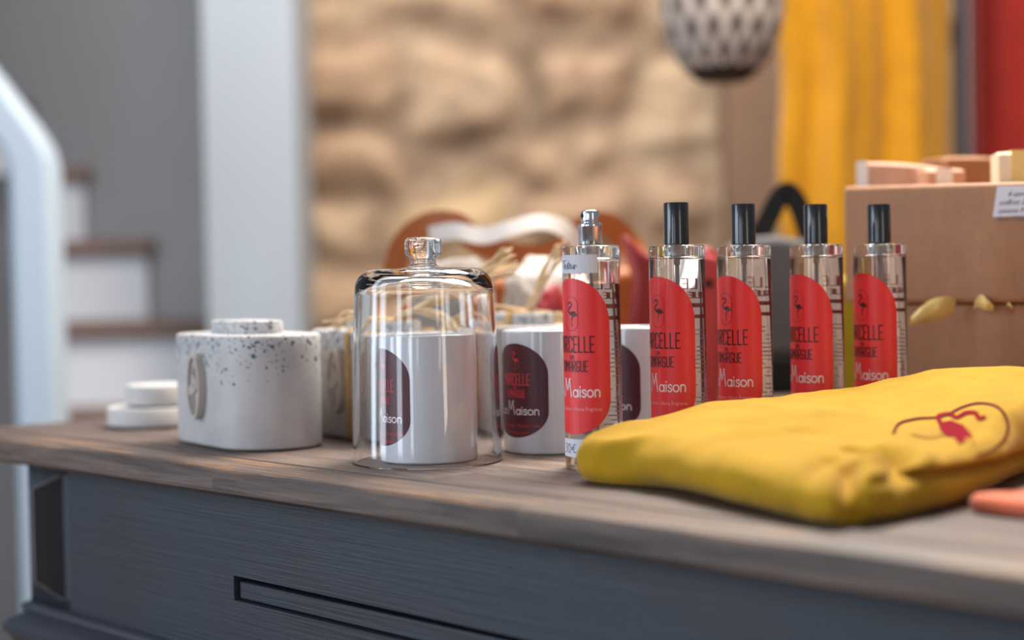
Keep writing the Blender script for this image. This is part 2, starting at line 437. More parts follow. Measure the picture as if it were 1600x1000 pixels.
def font_polys(txt, x0, z0, size, total=None, align='c'):
    cu = bpy.data.curves.new('tmp', 'FONT'); cu.body = txt; cu.size = size; cu.resolution_u = 2
    o = bpy.data.objects.new('tmp', cu); COL.objects.link(o)
    dg = bpy.context.evaluated_depsgraph_get(); me = bpy.data.meshes.new_from_object(o.evaluated_get(dg))
    xs = [v.co.x for v in me.vertices] or [0, 1]
    w = max(xs)-min(xs); sx = (total/w) if total else 1
    off = x0 - ((min(xs)+w/2)*sx if align == 'c' else 0)
    out = [[Vector((me.vertices[i].co.x*sx+off, me.vertices[i].co.y+z0)) for i in p.vertices] for p in me.polygons]
    bpy.data.objects.remove(o); bpy.data.meshes.remove(me); bpy.data.curves.remove(cu)
    return out
def scribble(cx, cz, w, h, n, seed, lw):
    """a line of quick handwriting, unreadable small"""
    rd = random.Random(seed); pts = []
    for i in range(n*4+1):
        t = i/(n*4); a = [0, .9, .1, .6][i % 4]*rd.uniform(.5, 1.1)
        pts.append((cx - w/2 + w*t + rd.uniform(-1, 1)*w/n*.12, cz + h*a*(1 if rd.random() > .2 else 1.5)))
    return stroke_quads(pts, lw)
def wrap(name, polys, r, phi0, mat, parent, thick=0):
    """bend flat (s, z) polygons round the upright cylinder of radius r, s = 0 at angle phi0 (0 faces local -Y)"""
    v, f = [], []
    for q in polys:
        n = len(v)
        for p in q:
            a = phi0 + p[0]/r; v.append((r*sin(a), -r*cos(a), p[1]))
        f.append(tuple(range(n, n+len(q))))
    return mesh_obj(name, v, f, mat, parent)
def flat(name, polys, mat, parent, fn):
    v, f = [], []
    for q in polys:
        n = len(v); v += [fn(p[0], p[1]) for p in q]; f.append(tuple(range(n, n+len(q))))
    return mesh_obj(name, v, f, mat, parent)
def label_polys(hw, z0, z1, et, eb, n=36):
    """rounded label: straight sides, half-ellipse ends of height et (top) and eb (bottom), cut in thin columns"""
    out = []
    def zt(s): return z1 - et + et*sqrt(max(0, 1-(s/hw)**2))
    def zb(s): return z0 + eb - eb*sqrt(max(0, 1-(s/hw)**2))
    ss = [-hw*cos(pi*i/n) for i in range(n+1)]
    for i in range(n):
        a, b = ss[i], ss[i+1]
        out.append([Vector((a, zb(a))), Vector((b, zb(b))), Vector((b, zt(b))), Vector((a, zt(a)))])
    return out
def rect_polys(s0, s1, z0, z1, n=14):
    return [[Vector((s0+(s1-s0)*i/n, z0)), Vector((s0+(s1-s0)*(i+1)/n, z0)), Vector((s0+(s1-s0)*(i+1)/n, z1)), Vector((s0+(s1-s0)*i/n, z1))] for i in range(n)]
def flamingo(cx, cz, h, lw):
    """standing flamingo on one leg: body, S neck, beak and leg; returns (body polys, leg/outline polys)"""
    B = [(-.02,.50),(.06,.56),(.16,.55),(.26,.46),(.33,.36),(.24,.40),(.20,.34),(.12,.36),(.04,.38),(-.06,.42),(-.13,.50),(-.10,.56)]
    body = [[Vector((cx+p[0]*h, cz+p[1]*h)) for p in B]]
    neck = [(-.10,.50),(-.16,.58),(-.13,.66),(-.02,.72),(.03,.80),(.0,.87),(-.08,.90),(-.15,.86),(-.18,.80)]
    body += stroke_quads([(cx+p[0]*h, cz+p[1]*h) for p in neck], lw*1.7)
    leg = stroke_quads([(cx+p[0]*h, cz+p[1]*h) for p in [(.06,.38),(.03,.22),(.05,.0)]], lw*.8)
    leg += stroke_quads([(cx+p[0]*h, cz+p[1]*h) for p in [(.12,.36),(.02,.24),(.10,.26)]], lw*.7)
    return body, leg
def capsule_line(cx, cz, w, h, lw, n=10):
    r = w/2; pts = [(cx+r*cos(radians(a)), cz+h/2-r+r*sin(radians(a))) for a in [i*180/n for i in range(n+1)]]
    pts += [(cx+r*cos(radians(a)), cz-h/2+r+r*sin(radians(a))) for a in [180+i*180/n for i in range(n+1)]]
    pts.append(pts[0]); return stroke_quads(pts, lw)

# ------------------------------------------------------------------ the setting
Z0 = -T
def slab_between(name, a, b, thick, z0, z1, mat, **k):
    """upright wall from plan point a to b (u, v), thickness away from the camera"""
    A = P(*a); B = P(*b); d = (B-A).normalized(); n = Vector((-d.y, d.x, 0))
    if n.dot(FH) < 0: n = -n
    pts = [A, B, B+n*thick, A+n*thick]
    v = [(p.x, p.y, T+z0) for p in pts] + [(p.x, p.y, T+z1) for p in pts]
    o = mesh_obj(name, v, [(0,1,2,3),(4,5,6,7),(0,1,5,4),(1,2,6,5),(2,3,7,6),(3,0,4,7)], mat)
    o['kind'] = 'structure'; return o

fl = MB(); c = [P(-3.2,-1.5), P(3.6,-1.5), P(3.6,5.6), P(-3.2,5.6)]
fl.add([(p.x,p.y,0) for p in c] + [(p.x,p.y,-.05) for p in c], [(0,1,2,3),(7,6,5,4),(0,4,5,1),(1,5,6,2),(2,6,7,3),(3,7,4,0)])
tag(fl.build('floor', M['floor']), kind='structure')

# rubble stone wall, a relief of rounded blocks in courses
def stone_wall():
    V0 = 3.2; blocks = []
    given = [(640,815,70,232),(830,990,62,195),(985,1150,95,258),(470,632,60,190),(470,560,0,50),(570,800,-40,52),(815,1010,-60,50),(1020,1150,-50,84),
             (475,640,200,300),(650,700,245,300),(800,900,205,300),(905,985,205,285),(475,600,310,420),(615,800,300,400),(815,985,300,400),(1000,1120,270,380),(1130,1250,270,420)]
    for x0, x1, y0, y1 in given:
        k = V0/FPX
        blocks.append(((x0-800)*k, (x1-800)*k, CH-(y1-441)*k, CH-(y0-441)*k, random.random()))
    rd = random.Random(3)
    def fill(z0, z1, u0, u1):
        z = z0
        while z < z1-.05:
            h = min(rd.uniform(.14, .24), z1-z); u = u0 - rd.uniform(0, .2)
            while u < u1:
                w = rd.uniform(.2, .42); blocks.append((u+.01, min(u+w, u1+.1)-.01, z+.01, z+h-.01, rd.random())); u += w
            z += h
    fill(Z0, .17, -.45, 2.4); fill(.72, 2.1, -.45, 2.4)
    z = .17; fill(.17, .72, .62, 2.4)
    U0, U1, ZA, ZB = -.45, 2.3, Z0, 2.0; st = .016
    nx = int((U1-U0)/st); nz = int((ZB-ZA)/st); v = []; joint = []; tone = []
    for j in range(nz+1):
        z = ZA + j*st; cand = [b for b in blocks if b[2]-.08 < z < b[3]+.08]
        for i in range(nx+1):
            u = U0 + i*st
            wu = u + .035*noise.noise(Vector((u*7, z*7, 3))); wz = z + .03*noise.noise(Vector((u*8, z*8, 9)))
            best = -1; tn = .5
            for b in cand:
                cx, cz, hx, hz = (b[0]+b[1])/2, (b[2]+b[3])/2, (b[1]-b[0])/2, (b[3]-b[2])/2
                rr = .05; qx = abs(wu-cx)-hx+rr; qz = abs(wz-cz)-hz+rr
                d = rr - (sqrt(max(qx,0)**2+max(qz,0)**2) + min(max(qx,qz), 0))
                if d > best: best = d; tn = b[4]
            s = max(0, min(1, best/.06)); s = s*s*(3-2*s)
            dep = .030*s + .018*noise.noise(Vector((u*5, z*5, 1))) + .01*noise.noise(Vector((u*17, z*17, 1)))
            v.append((u, -dep, z)); joint.append(max(0, 1-s*2.2)*(.15+.70*max(0, min(1, .5+1.6*noise.noise(Vector((u*2.6, z*2.6, 6))))))); tone.append(tn)
    f = [(j*(nx+1)+i, j*(nx+1)+i+1, (j+1)*(nx+1)+i+1, (j+1)*(nx+1)+i) for j in range(nz) for i in range(nx)]
    n0 = len(v); v += [(U0,.3,ZA),(U1,.3,ZA),(U1,.3,ZB),(U0,.3,ZB)]; f.append((n0,n0+3,n0+2,n0+1)); joint += [1]*4; tone += [.5]*4
    a = lambda i, j: j*(nx+1)+i
    f.append(tuple([a(0,j) for j in range(nz+1)] + [n0+3, n0])); f.append(tuple([a(nx,j) for j in range(nz+1)] + [n0+2, n0+1]))
    f.append(tuple([a(i,nz) for i in range(nx+1)] + [n0+2, n0+3])); f.append(tuple([a(i,0) for i in range(nx+1)] + [n0+1, n0]))
    o = mesh_obj('wall_back', v, f, M['stone'], None, True, loc=P(0, V0, 0), rz=HEAD-pi/2)
    for nm, dat in (('joint', joint), ('tone', tone)):
        at_ = o.data.attributes.new(nm, 'FLOAT', 'POINT'); at_.data.foreach_set('value', dat)
    o['kind'] = 'structure'
stone_wall()
slab_between('pillar', (-.565, 2.95), (-.395, 2.95), .45, Z0, 2.0, M['pillar_paint'])
slab_between('wall_right', (.42, 3.04), (.53, 3.04), .1, Z0, 2.0, M['taupe_wall'])  # narrow upright slab in brown-taupe, in front of the stone
# grey wall beside the stairs, running back at 45 degrees
slab_between('wall_left', (-2.9, 5.52), (-.566, 3.2), .12, Z0, 2.0, M['wall_grey'])
st = empty('staircase', P(-1.2, 3.2, Z0), HEAD-pi/2, kind='structure')
for i in range(-4, 6):
    zt = .062 + .17*i; v0 = .18*i; ur = -.582 - .18*i + 1.2; 
    y0 = v0
    lf = min(-.303*(3.2+.18*i)+1.2, ur-.16)
    t = MB().box(lf, ur+.0, y0-.02, y0+.22, zt-.035+T, zt+T).build('tread', M['tread'], st); bevel(t, .006)
    MB().box(lf+.004, ur-.015, y0+.0, y0+.02, zt-.17+T, zt-.036+T).build('riser', M['wall_white'], st)
# white newel post that bends into the sloping hand rail
def newel():
    v = 2.35; k = v/FPX
    def uz(x, y): return ((x-800)*k, CH-(y-441-(800-x)*.0187)*k)
    outer = [uz(88, 1500), uz(85, 260), uz(76, 228), uz(58, 198), uz(0, 118), uz(-180, -110)]
    inner = [uz(-180, -20), uz(-40, 170), uz(5, 235), uz(15, 265), uz(16, 290), uz(20, 1500)]
    # foot cut at the floor
    prof = [(p[0], max(p[1], Z0)) for p in outer+inner]
    u0 = prof[0][0]; n = len(prof); dth = .07
    vv = [(p[0]-u0, 0, p[1]+T) for p in prof] + [(p[0]-u0, dth, p[1]+T) for p in prof]
    ff = [tuple(range(n)), tuple(range(2*n-1, n-1, -1))] + [(i, (i+1) % n, n+(i+1) % n, n+i) for i in range(n)]
    o = mesh_obj('trim_1', vv, ff, M['white_gloss'], None, loc=P(u0, v, Z0), rz=HEAD-pi/2)
    bevel(o, .012, 3, 30); o['kind'] = 'structure'
newel()

# ------------------------------------------------------------------ the table
YF = .6021; TH = .020
cl = on_table(-93, 674); XL = cl.x; XR = XL + 1.62; YB = YF + .98
tb = empty('display_table', (XL, YF, 0), 0, 'dark slate painted cabinet table with weathered brown oak top', 'table')
def tabletop():
    W, D = XR-XL, YB-YF; e = .0025; g = .042
    # cross-section in (y, z): rounded front edge, groove between margin board and field
    sec = [(0.004,-TH),(0,-TH+.003),(0,-e*1.6),(e*.5,-e*.5),(e*1.6,0),(g-.0016,0),(g-.0008,-.0016),(g+.0008,-.0016),(g+.0016,0),(D-.004,0),(D,-.004),(D,-TH)]
    v = []; xs = [0, .003]+[.05*i for i in range(1, int(W/.05)+1)]+[W-.003, W]
    xs = sorted(x for x in xs if x <= W)
    for x in xs:
        ed = 0.0015 if x in (0, W) else 0
        for (y, z) in sec:
            v.append((x, y + .0006*noise.noise(Vector((x*9, 0, z*50))), (z-ed if z > -.01 else z) + .0004*noise.noise(Vector((x*14, y*9, 0)))))
    n = len(sec); f = []
    for i in range(len(xs)-1):
        for j in range(n): f.append((i*n+j, (i+1)*n+j, (i+1)*n+(j+1) % n, i*n+(j+1) % n))
    f.append(tuple(range(n))); f.append(tuple((len(xs)-1)*n+j for j in range(n)))
    o = mesh_obj('tabletop', v, f, M['wood'], tb, True, loc=(0, 0, T), sharp=28)
    o['label'] = 'weathered brown oak top with a grooved margin board'
tabletop()
OV = .028; YC = YF + OV                       # plane of the cabinet front
pt = lambda x, y: on_front(x, y, YC)
c0 = pt(45, 733); c1 = pt(50, 937); xl = c0.x - XL; zc = c1.z; xr = XR - XL - xl; yb = YB-YF-.03
xe = on_front(101, 800, YC+.020).x - XL; xg = pt(107, 800).x - XL                      # gap between corner post and front board
s0 = pt(365, 899); s1 = pt(371, 939); sx = s0.x - XL; sz1 = s0.z; sz0 = s1.z; ex = sx + .46
zt = T - TH
b = MB()                                       # front board with the slot, sides and back
b.box(xg, sx, OV, OV+.018, zc, zt); b.box(ex, xr, OV, OV+.018, zc, zt)
b.box(sx, ex, OV, OV+.018, sz1, zt); b.box(sx, ex, OV, OV+.018, zc, sz0)
bo = b.build('front_board', M['slate'], tb)
b = MB().box(xl+.004, xr, OV+.043, yb, zc, zt); b.box(xl+.004, xr, OV+.014, yb, .10, zc-.001)
bo = b.build('cabinet_body', M['slate'], tb)
ps = MB().box(sx+.0025, ex-.0025, OV+.0035, OV+.0188, sz0+.0012, sz1-.0045).build('pull_out_shelf', M['slate'], tb); bevel(ps, .0008)
def corner_post():
    fw = .0085; d = .020; zA = pt(57, 764).z; zB = pt(59, 908).z; zC = on_front(98, 742, YC+d).z; zD = on_front(101, 938, YC+d).z; xg = xe + .001
    y = OV - .001; xf = pt(101, 800).x - XL
    v = [(xl,y,zc),(xf,y,zc),(xf,y,zt),(xl,y,zt),(xl+fw,y,zA),(xl+fw,y,zB),(xg-.001,y+d,zC),(xg-.001,y+d,zD),
         (xl,y+.042,zc),(xf,y+.042,zc),(xf,y+.042,zt),(xl,y+.042,zt)]
    f = [(0,5,4,3),(4,5,7,6),(3,4,6),(3,6,2),(0,7,5),(0,1,7),(0,3,11,8),(8,11,10,9),(3,2,10,11),(0,8,9,1),(1,9,7),(2,6,10),(7,9,10,6)]
    o = mesh_obj('corner_post', v, f, M['slate'], tb)
    o['label'] = 'corner post of the cabinet with a stopped chamfer'
    e = .0005
    cf = mesh_obj('chamfer_face', [(xl+fw+.0006,y-e,zA),(xl+fw+.0006,y-e,zB),(xg-.0012,y+d-e,zD),(xg-.0012,y+d-e,zC)], [(0,1,2,3)], M['recess_brown'], tb)  # recess face coloured darker and browner than the slate post
    cf['label'] = 'dark brown chamfer'
    MB().tube([(xl+fw,y-.0004,zB),(xl+fw,y-.0004,zA)], .0009, 6).tube([(xl+fw,y-.0002,zB),(xg-.0015,y+d,zD)], .0008, 6).tube([(xl+fw,y-.0002,zA),(xg-.0015,y+d-.001,zC)], .0008, 6).build('rubbed_edge', M['slate_worn'], tb)
corner_post()
def cornice():
    # moulding profile (out, z) swept along front and left side with mitred corner
    pr = [(0,0),(.004,0),(.007,-.002),(.008,-.006),(.006,-.009),(.010,-.012),(.017,-.016),(.020,-.020),(.020,-.026),(.016,-.029),(.013,-.036),(.006,-.044),(.004,-.052),(0,-.052)]
    v = []
    for (o, z) in pr:
        v += [(xl-o+.004, yb, zc+z), (xl-o+.004, OV-o, zc+z), (xr+o, OV-o, zc+z), (xr+o, yb, zc+z)]
    n = len(pr); f = []
    for j in range(n-1):
        for k in range(3): f.append((j*4+k, j*4+k+1, (j+1)*4+k+1, (j+1)*4+k))
    # closed inner faces
    for k in range(3): f.append((k, (n-1)*4+k, (n-1)*4+k+1, k+1))
    f.append(tuple(j*4 for j in range(n))); f.append(tuple(j*4+3 for j in range(n)))
    mesh_obj('cornice_moulding', v, f, M['slate'], tb, True, sharp=30)
    MB().box(xl+.0, xr, OV-.004, yb+.004, 0, .10).build('plinth', M['slate'], tb)
cornice()

# ------------------------------------------------------------------ scented candles
CR_, CHT = .0349, .0895
def make_candle(phi):
    t = empty('scented_candle', (0,0,0))
    r, h, w = CR_, CHT, .0028
    prof = [(0,.0),(r-.003,0)] + arc(r-.002, .002, .002, -90, 0, 4) + [(r, h-.001)] + arc(r-.0012, h-.001, .0012, 0, 180, 6) + [(r-w+.0004, .018),(0,.016)]
    prof[-3] = (r-.0024-.0002, h-.001)
    lathe('jar', prof, M['white_glass'], t, 128)
    lathe('wax', [(0,.017),(r-w-.0002,.019),(r-w-.0002,h-.013),(0,h-.0135)], M['wax'], t, 64)
    MB().tube([(0,0,h-.0136),(.0002,0,h-.008),(.0008,.0005,h-.0045)], .0008, 6).build('wick', M['wick'], t, True)
    lb = wrap('label', label_polys(.0272, .012, .0805, .0225, .0195), r+.00015, phi, M['maroon'], t)
    R = r+.00032
    body, leg = flamingo(0, .0625, .0135, .0005)
    red = body + leg + set_text('MARCELLE', GL, 0, .0505, .0080, .00074, .0262) + set_text('EN', GL, 0, .0476, .0018, .0003, .0020) \
        + set_text('CAMARGUE', GL, 0, .0415, .0052, .00046, .0188) + font_polys('Bougie Parfumée - Scented Candle', 0, .0200, .0030, .0420) \
        + font_polys('Cire 100% Végétale', 0, .0148, .0030, .0235)
    wrap('red_lettering', red, R, phi, M['ink_red'], lb)
    wrap('emblem_outline', capsule_line(0, .0697, .0085, .0165, .0002), R, phi, M['ink_red'], lb)
    wrap('white_lettering', set_text('La Maison', DECO, 0, .0290, .0063, .00078, .0400), R, phi, M['ink_white'], lb)
    return t
def place(o, u, v, z=0, rot=0, **k):
    p = P(u, v, z); o.location = p; o.rotation_euler = (0, 0, face_cam(p)+rot); tag(o, **k); return o
cA = make_candle(radians(-46))
place(cA, (857-800)/FPX*1.175, 1.175, label='white scented candle with maroon label showing La Maison, between cloche and tester bottle', cat='candle', group='scented candles')
cB = copy_tree(cA); place(cB, -.0608, 1.1275, rot=radians(-19), label='white scented candle standing under the clear glass cloche', cat='candle', group='scented candles')
cC = copy_tree(cA); place(cC, (996-800)/FPX*1.205, 1.205, rot=radians(4), label='white scented candle half hidden between the tester and the next red bottle', cat='candle', group='scented candles')

# ------------------------------------------------------------------ glass cloche
def cloche():
    p = P(-.0615, 1.115); t = empty('glass_cloche', p, 0, 'clear glass cloche with knob standing over a white candle', 'cloche')
    R, w = .0527, .0024
    H = .1362                                   # top of the flat dome shoulder
    outer = [(R, .0008), (R*.995, .02), (R*.970, .075), (.0488, H-.016)] + arc(.0488-.0145, H-.0145, .0145, 0, 86, 14) + [(.020, H+.0002), (.0112, H+.0010), (.0096, H+.0022)]
    k = [(.0090,H+.0040),(.0090,H+.0062),(.0096,H+.0074),(.0120,H+.0090),(.0130,H+.0108),(.0132,H+.0175),(.0126,H+.0200),(.0112,H+.0212),(.0085,H+.0217),(0,H+.0216)]
    inner = [(0, H-.0062), (.020, H-.0064)] + arc(.0488-w-.0115, H-.0185, .0115, 84, 0, 12, .0118) + [(.0488-w+.0002, H-.022), (R*.970-w, .075), (R*.995-w, .02), (R-w, .0008), (R-w/2, 0)]
    lathe('dome', outer + k + inner, M['glass'], t, 160, closed=True, sharp=50)
cloche()

# ------------------------------------------------------------------ home fragrance bottles
BR, BH = .0193, .1484
def make_bottle(level, tester=False, phi=radians(-45)):
    t = empty('tester_bottle' if tester else 'fragrance_bottle', (0,0,0))
    r, h, w = BR, BH, .0017
    prof = [(0,.0012),(r-.006,.0012),(r-.004,0)] + arc(r-.0022, .0022, .0022, -90, 0, 5) + arc(r-.0016, h-.0016, .0016, 0, 90, 5) + [(.0078, h), (.0068, h-.0006), (.0060, h-.0075)] \
        + [(r-w-.0035, h-.0080)] + arc(r-w-.0022, h-.0102, .0022, 90, 0, 4) + arc(r-w-.004, .0125, .004, 0, -90, 5) + [(0,.0080)]
    lathe('glass_body', prof, M['glass'], t, 96, sharp=55)
    e = .00025
    lathe('liquid', [(0,.0080-e)] + [(r-w-.004, .0085-e)] + arc(r-w-.004+e, .0125, .004, -90, 0, 5) + [(r-w+e, level-.0008), (r-w-.0006, level-.0001), (r-w-.0012, level), (0, level)], M['liquid'], t, 96, sharp=55)
    MB().tube([(0,0,h-.009),(.0004,0,.08),(.002,.001,.02),(.004,.002,.0105)], .0011, 10).build('dip_tube', M['plastic'], t, True)
    lathe('pump', [(0,h-.016),(.0016,h-.016),(.0018,h-.010),(.0034,h-.0095),(.0052,h-.0068),(.0058,h-.001),(.0066,h+.0012),(0,h+.0012)], M['plastic'], t, 40)
    if tester:
        s = empty('spray_head', (0,0,h)); s.parent = t
        lathe('collar', [(0,.0006),(.0078,.0006),(.0080,.0012),(.0080,.0124),(.0082,.0128),(.0082,.0142),(.0076,.0152),(.0064,.0156),(0,.0156)], M['chrome'], s, 72)
        lathe('actuator', [(0,.0157),(.0060,.0157),(.0062,.0162),(.0062,.0228),(.0056,.0236),(.0048,.0238),(.0046,.0231),(0,.0229)], M['chrome'], s, 64)
        a = radians(-58); q = Vector((sin(a)*.0060, -cos(a)*.0060, .0202)); d = Vector((sin(a), -cos(a), 0))
        MB().tube([q, q+d*.0005], .0016, 14).build('nozzle_hole', M['hole'], s)
    else:
        lathe('cap', [(0,h+.0012),(.0082,h+.0006),(.0086,h+.0009),(.0086,h+.0288),(.0081,h+.0295),(0,h+.0296)], M['cap'], t, 72)
    lb = wrap('front_label', label_polys(.0276, .0236, .1270, .0310, .0240), r+.00012, phi, M['red_label'], t)
    R = r+.00026
    body, leg = flamingo(0, .0955, .0175, .00055)
    wrap('dark_lettering', body + leg + set_text('MARCELLE', GL, 0, .0782, .0102, .00095, .0330) + set_text('EN', GL, 0, .0735, .0026, .0004, .0030)
         + set_text('CAMARGUE', GL, 0, .0655, .0068, .00070, .0240), R, phi, M['ink_dark'], lb)
    wrap('emblem_outline', capsule_line(0, .1035, .0112, .0225, .00025), R, phi, M['ink_dark'], lb)
    wrap('white_lettering', set_text('La Maison', DECO, 0, .0487, .0078, .00086, .0395), R, phi, M['ink_white'], lb)
    wrap('small_lettering', font_polys("Parfum d'intérieur - Home Fragrance", 0, .0395, .0036, .0425), R, phi, M['ink_pink'], lb)
    # printing on the clear rear label, seen from the side and through the bottle
    rd = random.Random(5); pol = []
    for i in range(26):
        z = .086 - i*.0028
        x = .0460
        while x < .072:
            ww = rd.uniform(.0010, .0040); pol += rect_polys(x, min(x+ww, .074), z, z+.0008, 3); x += ww+.0014
    wrap('rear_lettering', pol, R, phi, M['ink_pale'], t)
    bars = rect_polys(.0590, .0745, .1012, .1040, 10) + rect_polys(.0630, .0745, .0940, .0965, 8) + set_text('MARCELLE', GL, .0635, .1135, .0066, .0006, .0230) + set_text('EN CAMARGUE', GL, .0635, .1075, .0036, .0006, .0180)
    wrap('rear_title', bars, R, phi, M['wine_ink'], t)
    if tester:
        s1 = wrap('name_sticker', rect_polys(-.0150, .0268, .1302, .1425), r+.00016, radians(-66)+.0, M['paper'], t)
        T1 = [[(0,.9),(.5,1.0)],[(.25,.95),(.18,.1)],[(.3,.3),(.5,.45),(.42,.6),(.32,.4),(.4,.1),(.6,.25)],[(.6,.25),(.75,.55),(.78,.15),(.62,.1)],[(.85,.95),(.82,.1),(.95,.2)],[(.7,.62),(1.05,.66)],
              [(.98,.3),(1.12,.45),(1.06,.6),(.98,.4),(1.06,.1),(1.2,.25)],[(1.22,.5),(1.22,.15),(1.36,.12),(1.4,.5),(1.42,.1)],[(1.5,.1),(1.5,.5),(1.62,.45),(1.7,.3)]]
        q = []
        for ln in T1: q += stroke_quads([(-.0016+p[0]*.0085, .1325+p[1]*.0065) for p in ln], .0004)
        wrap('handwriting', q, r+.0003, radians(-66), M['ink_blue'], s1)
        s2 = wrap('price_sticker', rect_polys(-.0230, .0140, .0085, .0205), r+.00016, phi, M['paper'], t)
        q = []
        for ln in [[(0,.9),(.3,1),(.4,.75),(.2,.55),(.4,.35),(.25,.05),(0,.1)], circ(.75,.5,.22,.45,0,360,10), [(1.6,.85),(1.4,.95),(1.2,.5),(1.4,.1),(1.65,.15)], [(1.1,.6),(1.5,.62)], [(1.1,.42),(1.45,.44)]]:
            q += stroke_quads([(-.0098+p[0]*.0075, .0110+p[1]*.0065) for p in ln], .00045)
        wrap('handwriting', q, r+.0003, phi, M['ink_blue'], s2)
    return t
tst = make_bottle(.1235, True)
place(tst, .0535, 1.060, label='clear tester bottle with chrome spray head and handwritten sticker above its red label', cat='bottle')
spots = [(.1146, 1.0946, 'front-most black-capped bottle, right of the chrome tester'), (.1667, 1.1337, 'second black-capped bottle from the chrome tester'),
         (.2236, 1.1608, 'third black-capped bottle from the tester'), (.2745, 1.180, 'last black-capped bottle, in front of the kraft box')]
b0 = make_bottle(.1405)
for i, (u, v, d) in enumerate(spots):
    o = b0 if i == 0 else copy_tree(b0)
    place(o, u, v, rot=[0, .02, -.03, .02][i], label='home fragrance bottle with red label, ' + d, cat='bottle', group='black-capped home fragrance bottles')

# ------------------------------------------------------------------ speckled plaster pots
def stadium(r, L, n=40):
    pts = [(r*cos(radians(a)), L + r*sin(radians(a))) for a in [180*i/n for i in range(n+1)]]
    pts += [(r*cos(radians(a)), -L + r*sin(radians(a))) for a in [180+180*i/n for i in range(n+1)]]
    return pts
def loft(name, secs, mat, parent, sharp=35, loc=None):
    v = []; f = []; n = len(secs[0][0])
    for (pl, z) in secs: v += [(p[0], p[1], z) for p in pl]
    for i in range(len(secs)-1):
        for k in range(n): f.append((i*n+k, i*n+(k+1) % n, (i+1)*n+(k+1) % n, (i+1)*n+k))
    f.append(tuple(range(n))[::-1]); f.append(tuple((len(secs)-1)*n+k for k in range(n)))
    return mesh_obj(name, v, f, mat, parent, True, sharp=sharp, loc=loc)
PR, PL, PH = .0410, .038, .0885
def make_pot(embl=True):
    t = empty('plaster_pot', (0,0,0))
    S = lambda d: stadium(PR-d, PL)
    loft('foot', [(S(.0035), 0), (S(.0035), .0018)], M['underside'], t)
    loft('body', [(S(.0012), .0016), (S(.0), .0035), (S(.0), PH-.012), (S(.0), PH-.0022), (S(.0009), PH-.0005), (S(.002), PH)], M['terrazzo'], t, 60)
    k = lambda d: stadium(.0195-d, .0215)
    loft('lid_knob', [(k(0), PH-.0002), (k(0), PH+.0088), (k(.0006), PH+.0098), (k(.0015), PH+.0102)], M['terrazzo'], t, 60)
    if embl:
        for s in (-1, 1):
            e = MB(); Rr, hh, wd_ = .0, .026, .0125
            # oval ring standing out from the flat side, with a raised bird inside
            ring = [(wd_*cos(2*pi*i/40), hh*sin(2*pi*i/40)*1.0) for i in range(40)]
            rin = [(q[0]*.74, q[1]*.87) for q in ring]
            x0, x1, x2 = s*(PR-.0004), s*(PR+.0062), s*(PR+.0040); zc_ = .0480
            v = [(x0, q[0], zc_+q[1]) for q in ring] + [(x1, q[0], zc_+q[1]) for q in ring] + [(x1, q[0], zc_+q[1]) for q in rin] + [(x2, q[0], zc_+q[1]) for q in rin]
            f = [(j*40+i, j*40+(i+1) % 40, (j+1)*40+(i+1) % 40, (j+1)*40+i) for j in range(3) for i in range(40)] + [tuple(range(120, 160))]
            em = mesh_obj('emblem', v, f, M['emblem'], t, True, sharp=50)
            body, leg = flamingo(0, zc_-.021, .040, .0016)
            b_ = MB()
            for q in body+leg:
                n = len(q)
                vv = [(x2, -s*p[0], p[1]) for p in q] + [(s*(PR+.0056), -s*p[0], p[1]) for p in q]
                b_.add(vv, [tuple(range(n)), tuple(range(n, 2*n))] + [(i, (i+1) % n, n+(i+1) % n, n+i) for i in range(n)])
            b_.build('bird_relief', M['emblem'], em)
    return t
AX = radians(34)
def pot_pose(o, xpx, v, **k):
    """near rounded end centred at photo column xpx and depth v, long axis running back to the left"""
    u = (xpx-800)/FPX*v
    cu, cv = u - PL*sin(AX), v + PL*cos(AX)
    o.location = P(cu, cv); o.rotation_euler = (0, 0, HEAD-pi/2 + AX); tag(o, **k)
pA = make_pot(); pot_pose(pA, 417, 1.235, label='white plaster pot with teal speckles and oval bird emblem, nothing tied round it', cat='pot')
pB = make_pot(); pot_pose(pB, 634, 1.275, label='speckled white pot tied with tan raffia, behind the glass cloche', cat='pot', group='raffia-tied pots')
pC = make_pot(); pot_pose(pC, 848, 1.330, label='speckled white pot tied with raffia, behind the maroon-labelled candle', cat='pot', group='raffia-tied pots')
def tie(t, seed, bow):
    rd = random.Random(seed); b = MB()
    # bands round the middle, over the flat sides and the top
    for off in (-.0182, -.0146):
        e = .0008
        pts = [(-PR-e, off, .002), (-PR-e, off, PH-.003), (-PR+.003, off, PH+.001), (-.0205, off, PH+.001), (-.0200, off, PH+.0100), (0, off, PH+.0115), (.0200, off, PH+.0100), (.0205, off, PH+.001), (PR-.003, off, PH+.001), (PR+e, off, PH-.003), (PR+e, off, .002)]
        b.tube([p for p in pts], .0019, 8)
    b.build('raffia_band', M['ribbon_tan'], t, True)
    b = MB()
    for pts, w in bow:
        for k in range(7):
            j = [Vector(p) + Vector((rd.uniform(-1, 1), rd.uniform(-1, 1), rd.uniform(-1, 1)))*(.0015 + .006*(i/(len(pts)-1))**2) for i, p in enumerate(pts)]
            b.tube(catmull(j, 6), lambda s: w*(1-.35*s), 6)
    b.build('raffia_bow', M['raffia'], t, True)
KZ = PH+.012
def tails(pot, groups):
    inv = (Matrix.Translation(pot.location) @ Matrix.Rotation(pot.rotation_euler.z, 4, 'Z')).inverted()
    return [([Vector((0,-.016,KZ-.001))] + [inv @ at(x, y, v) for x, y, v in g], w) for g, w in groups]
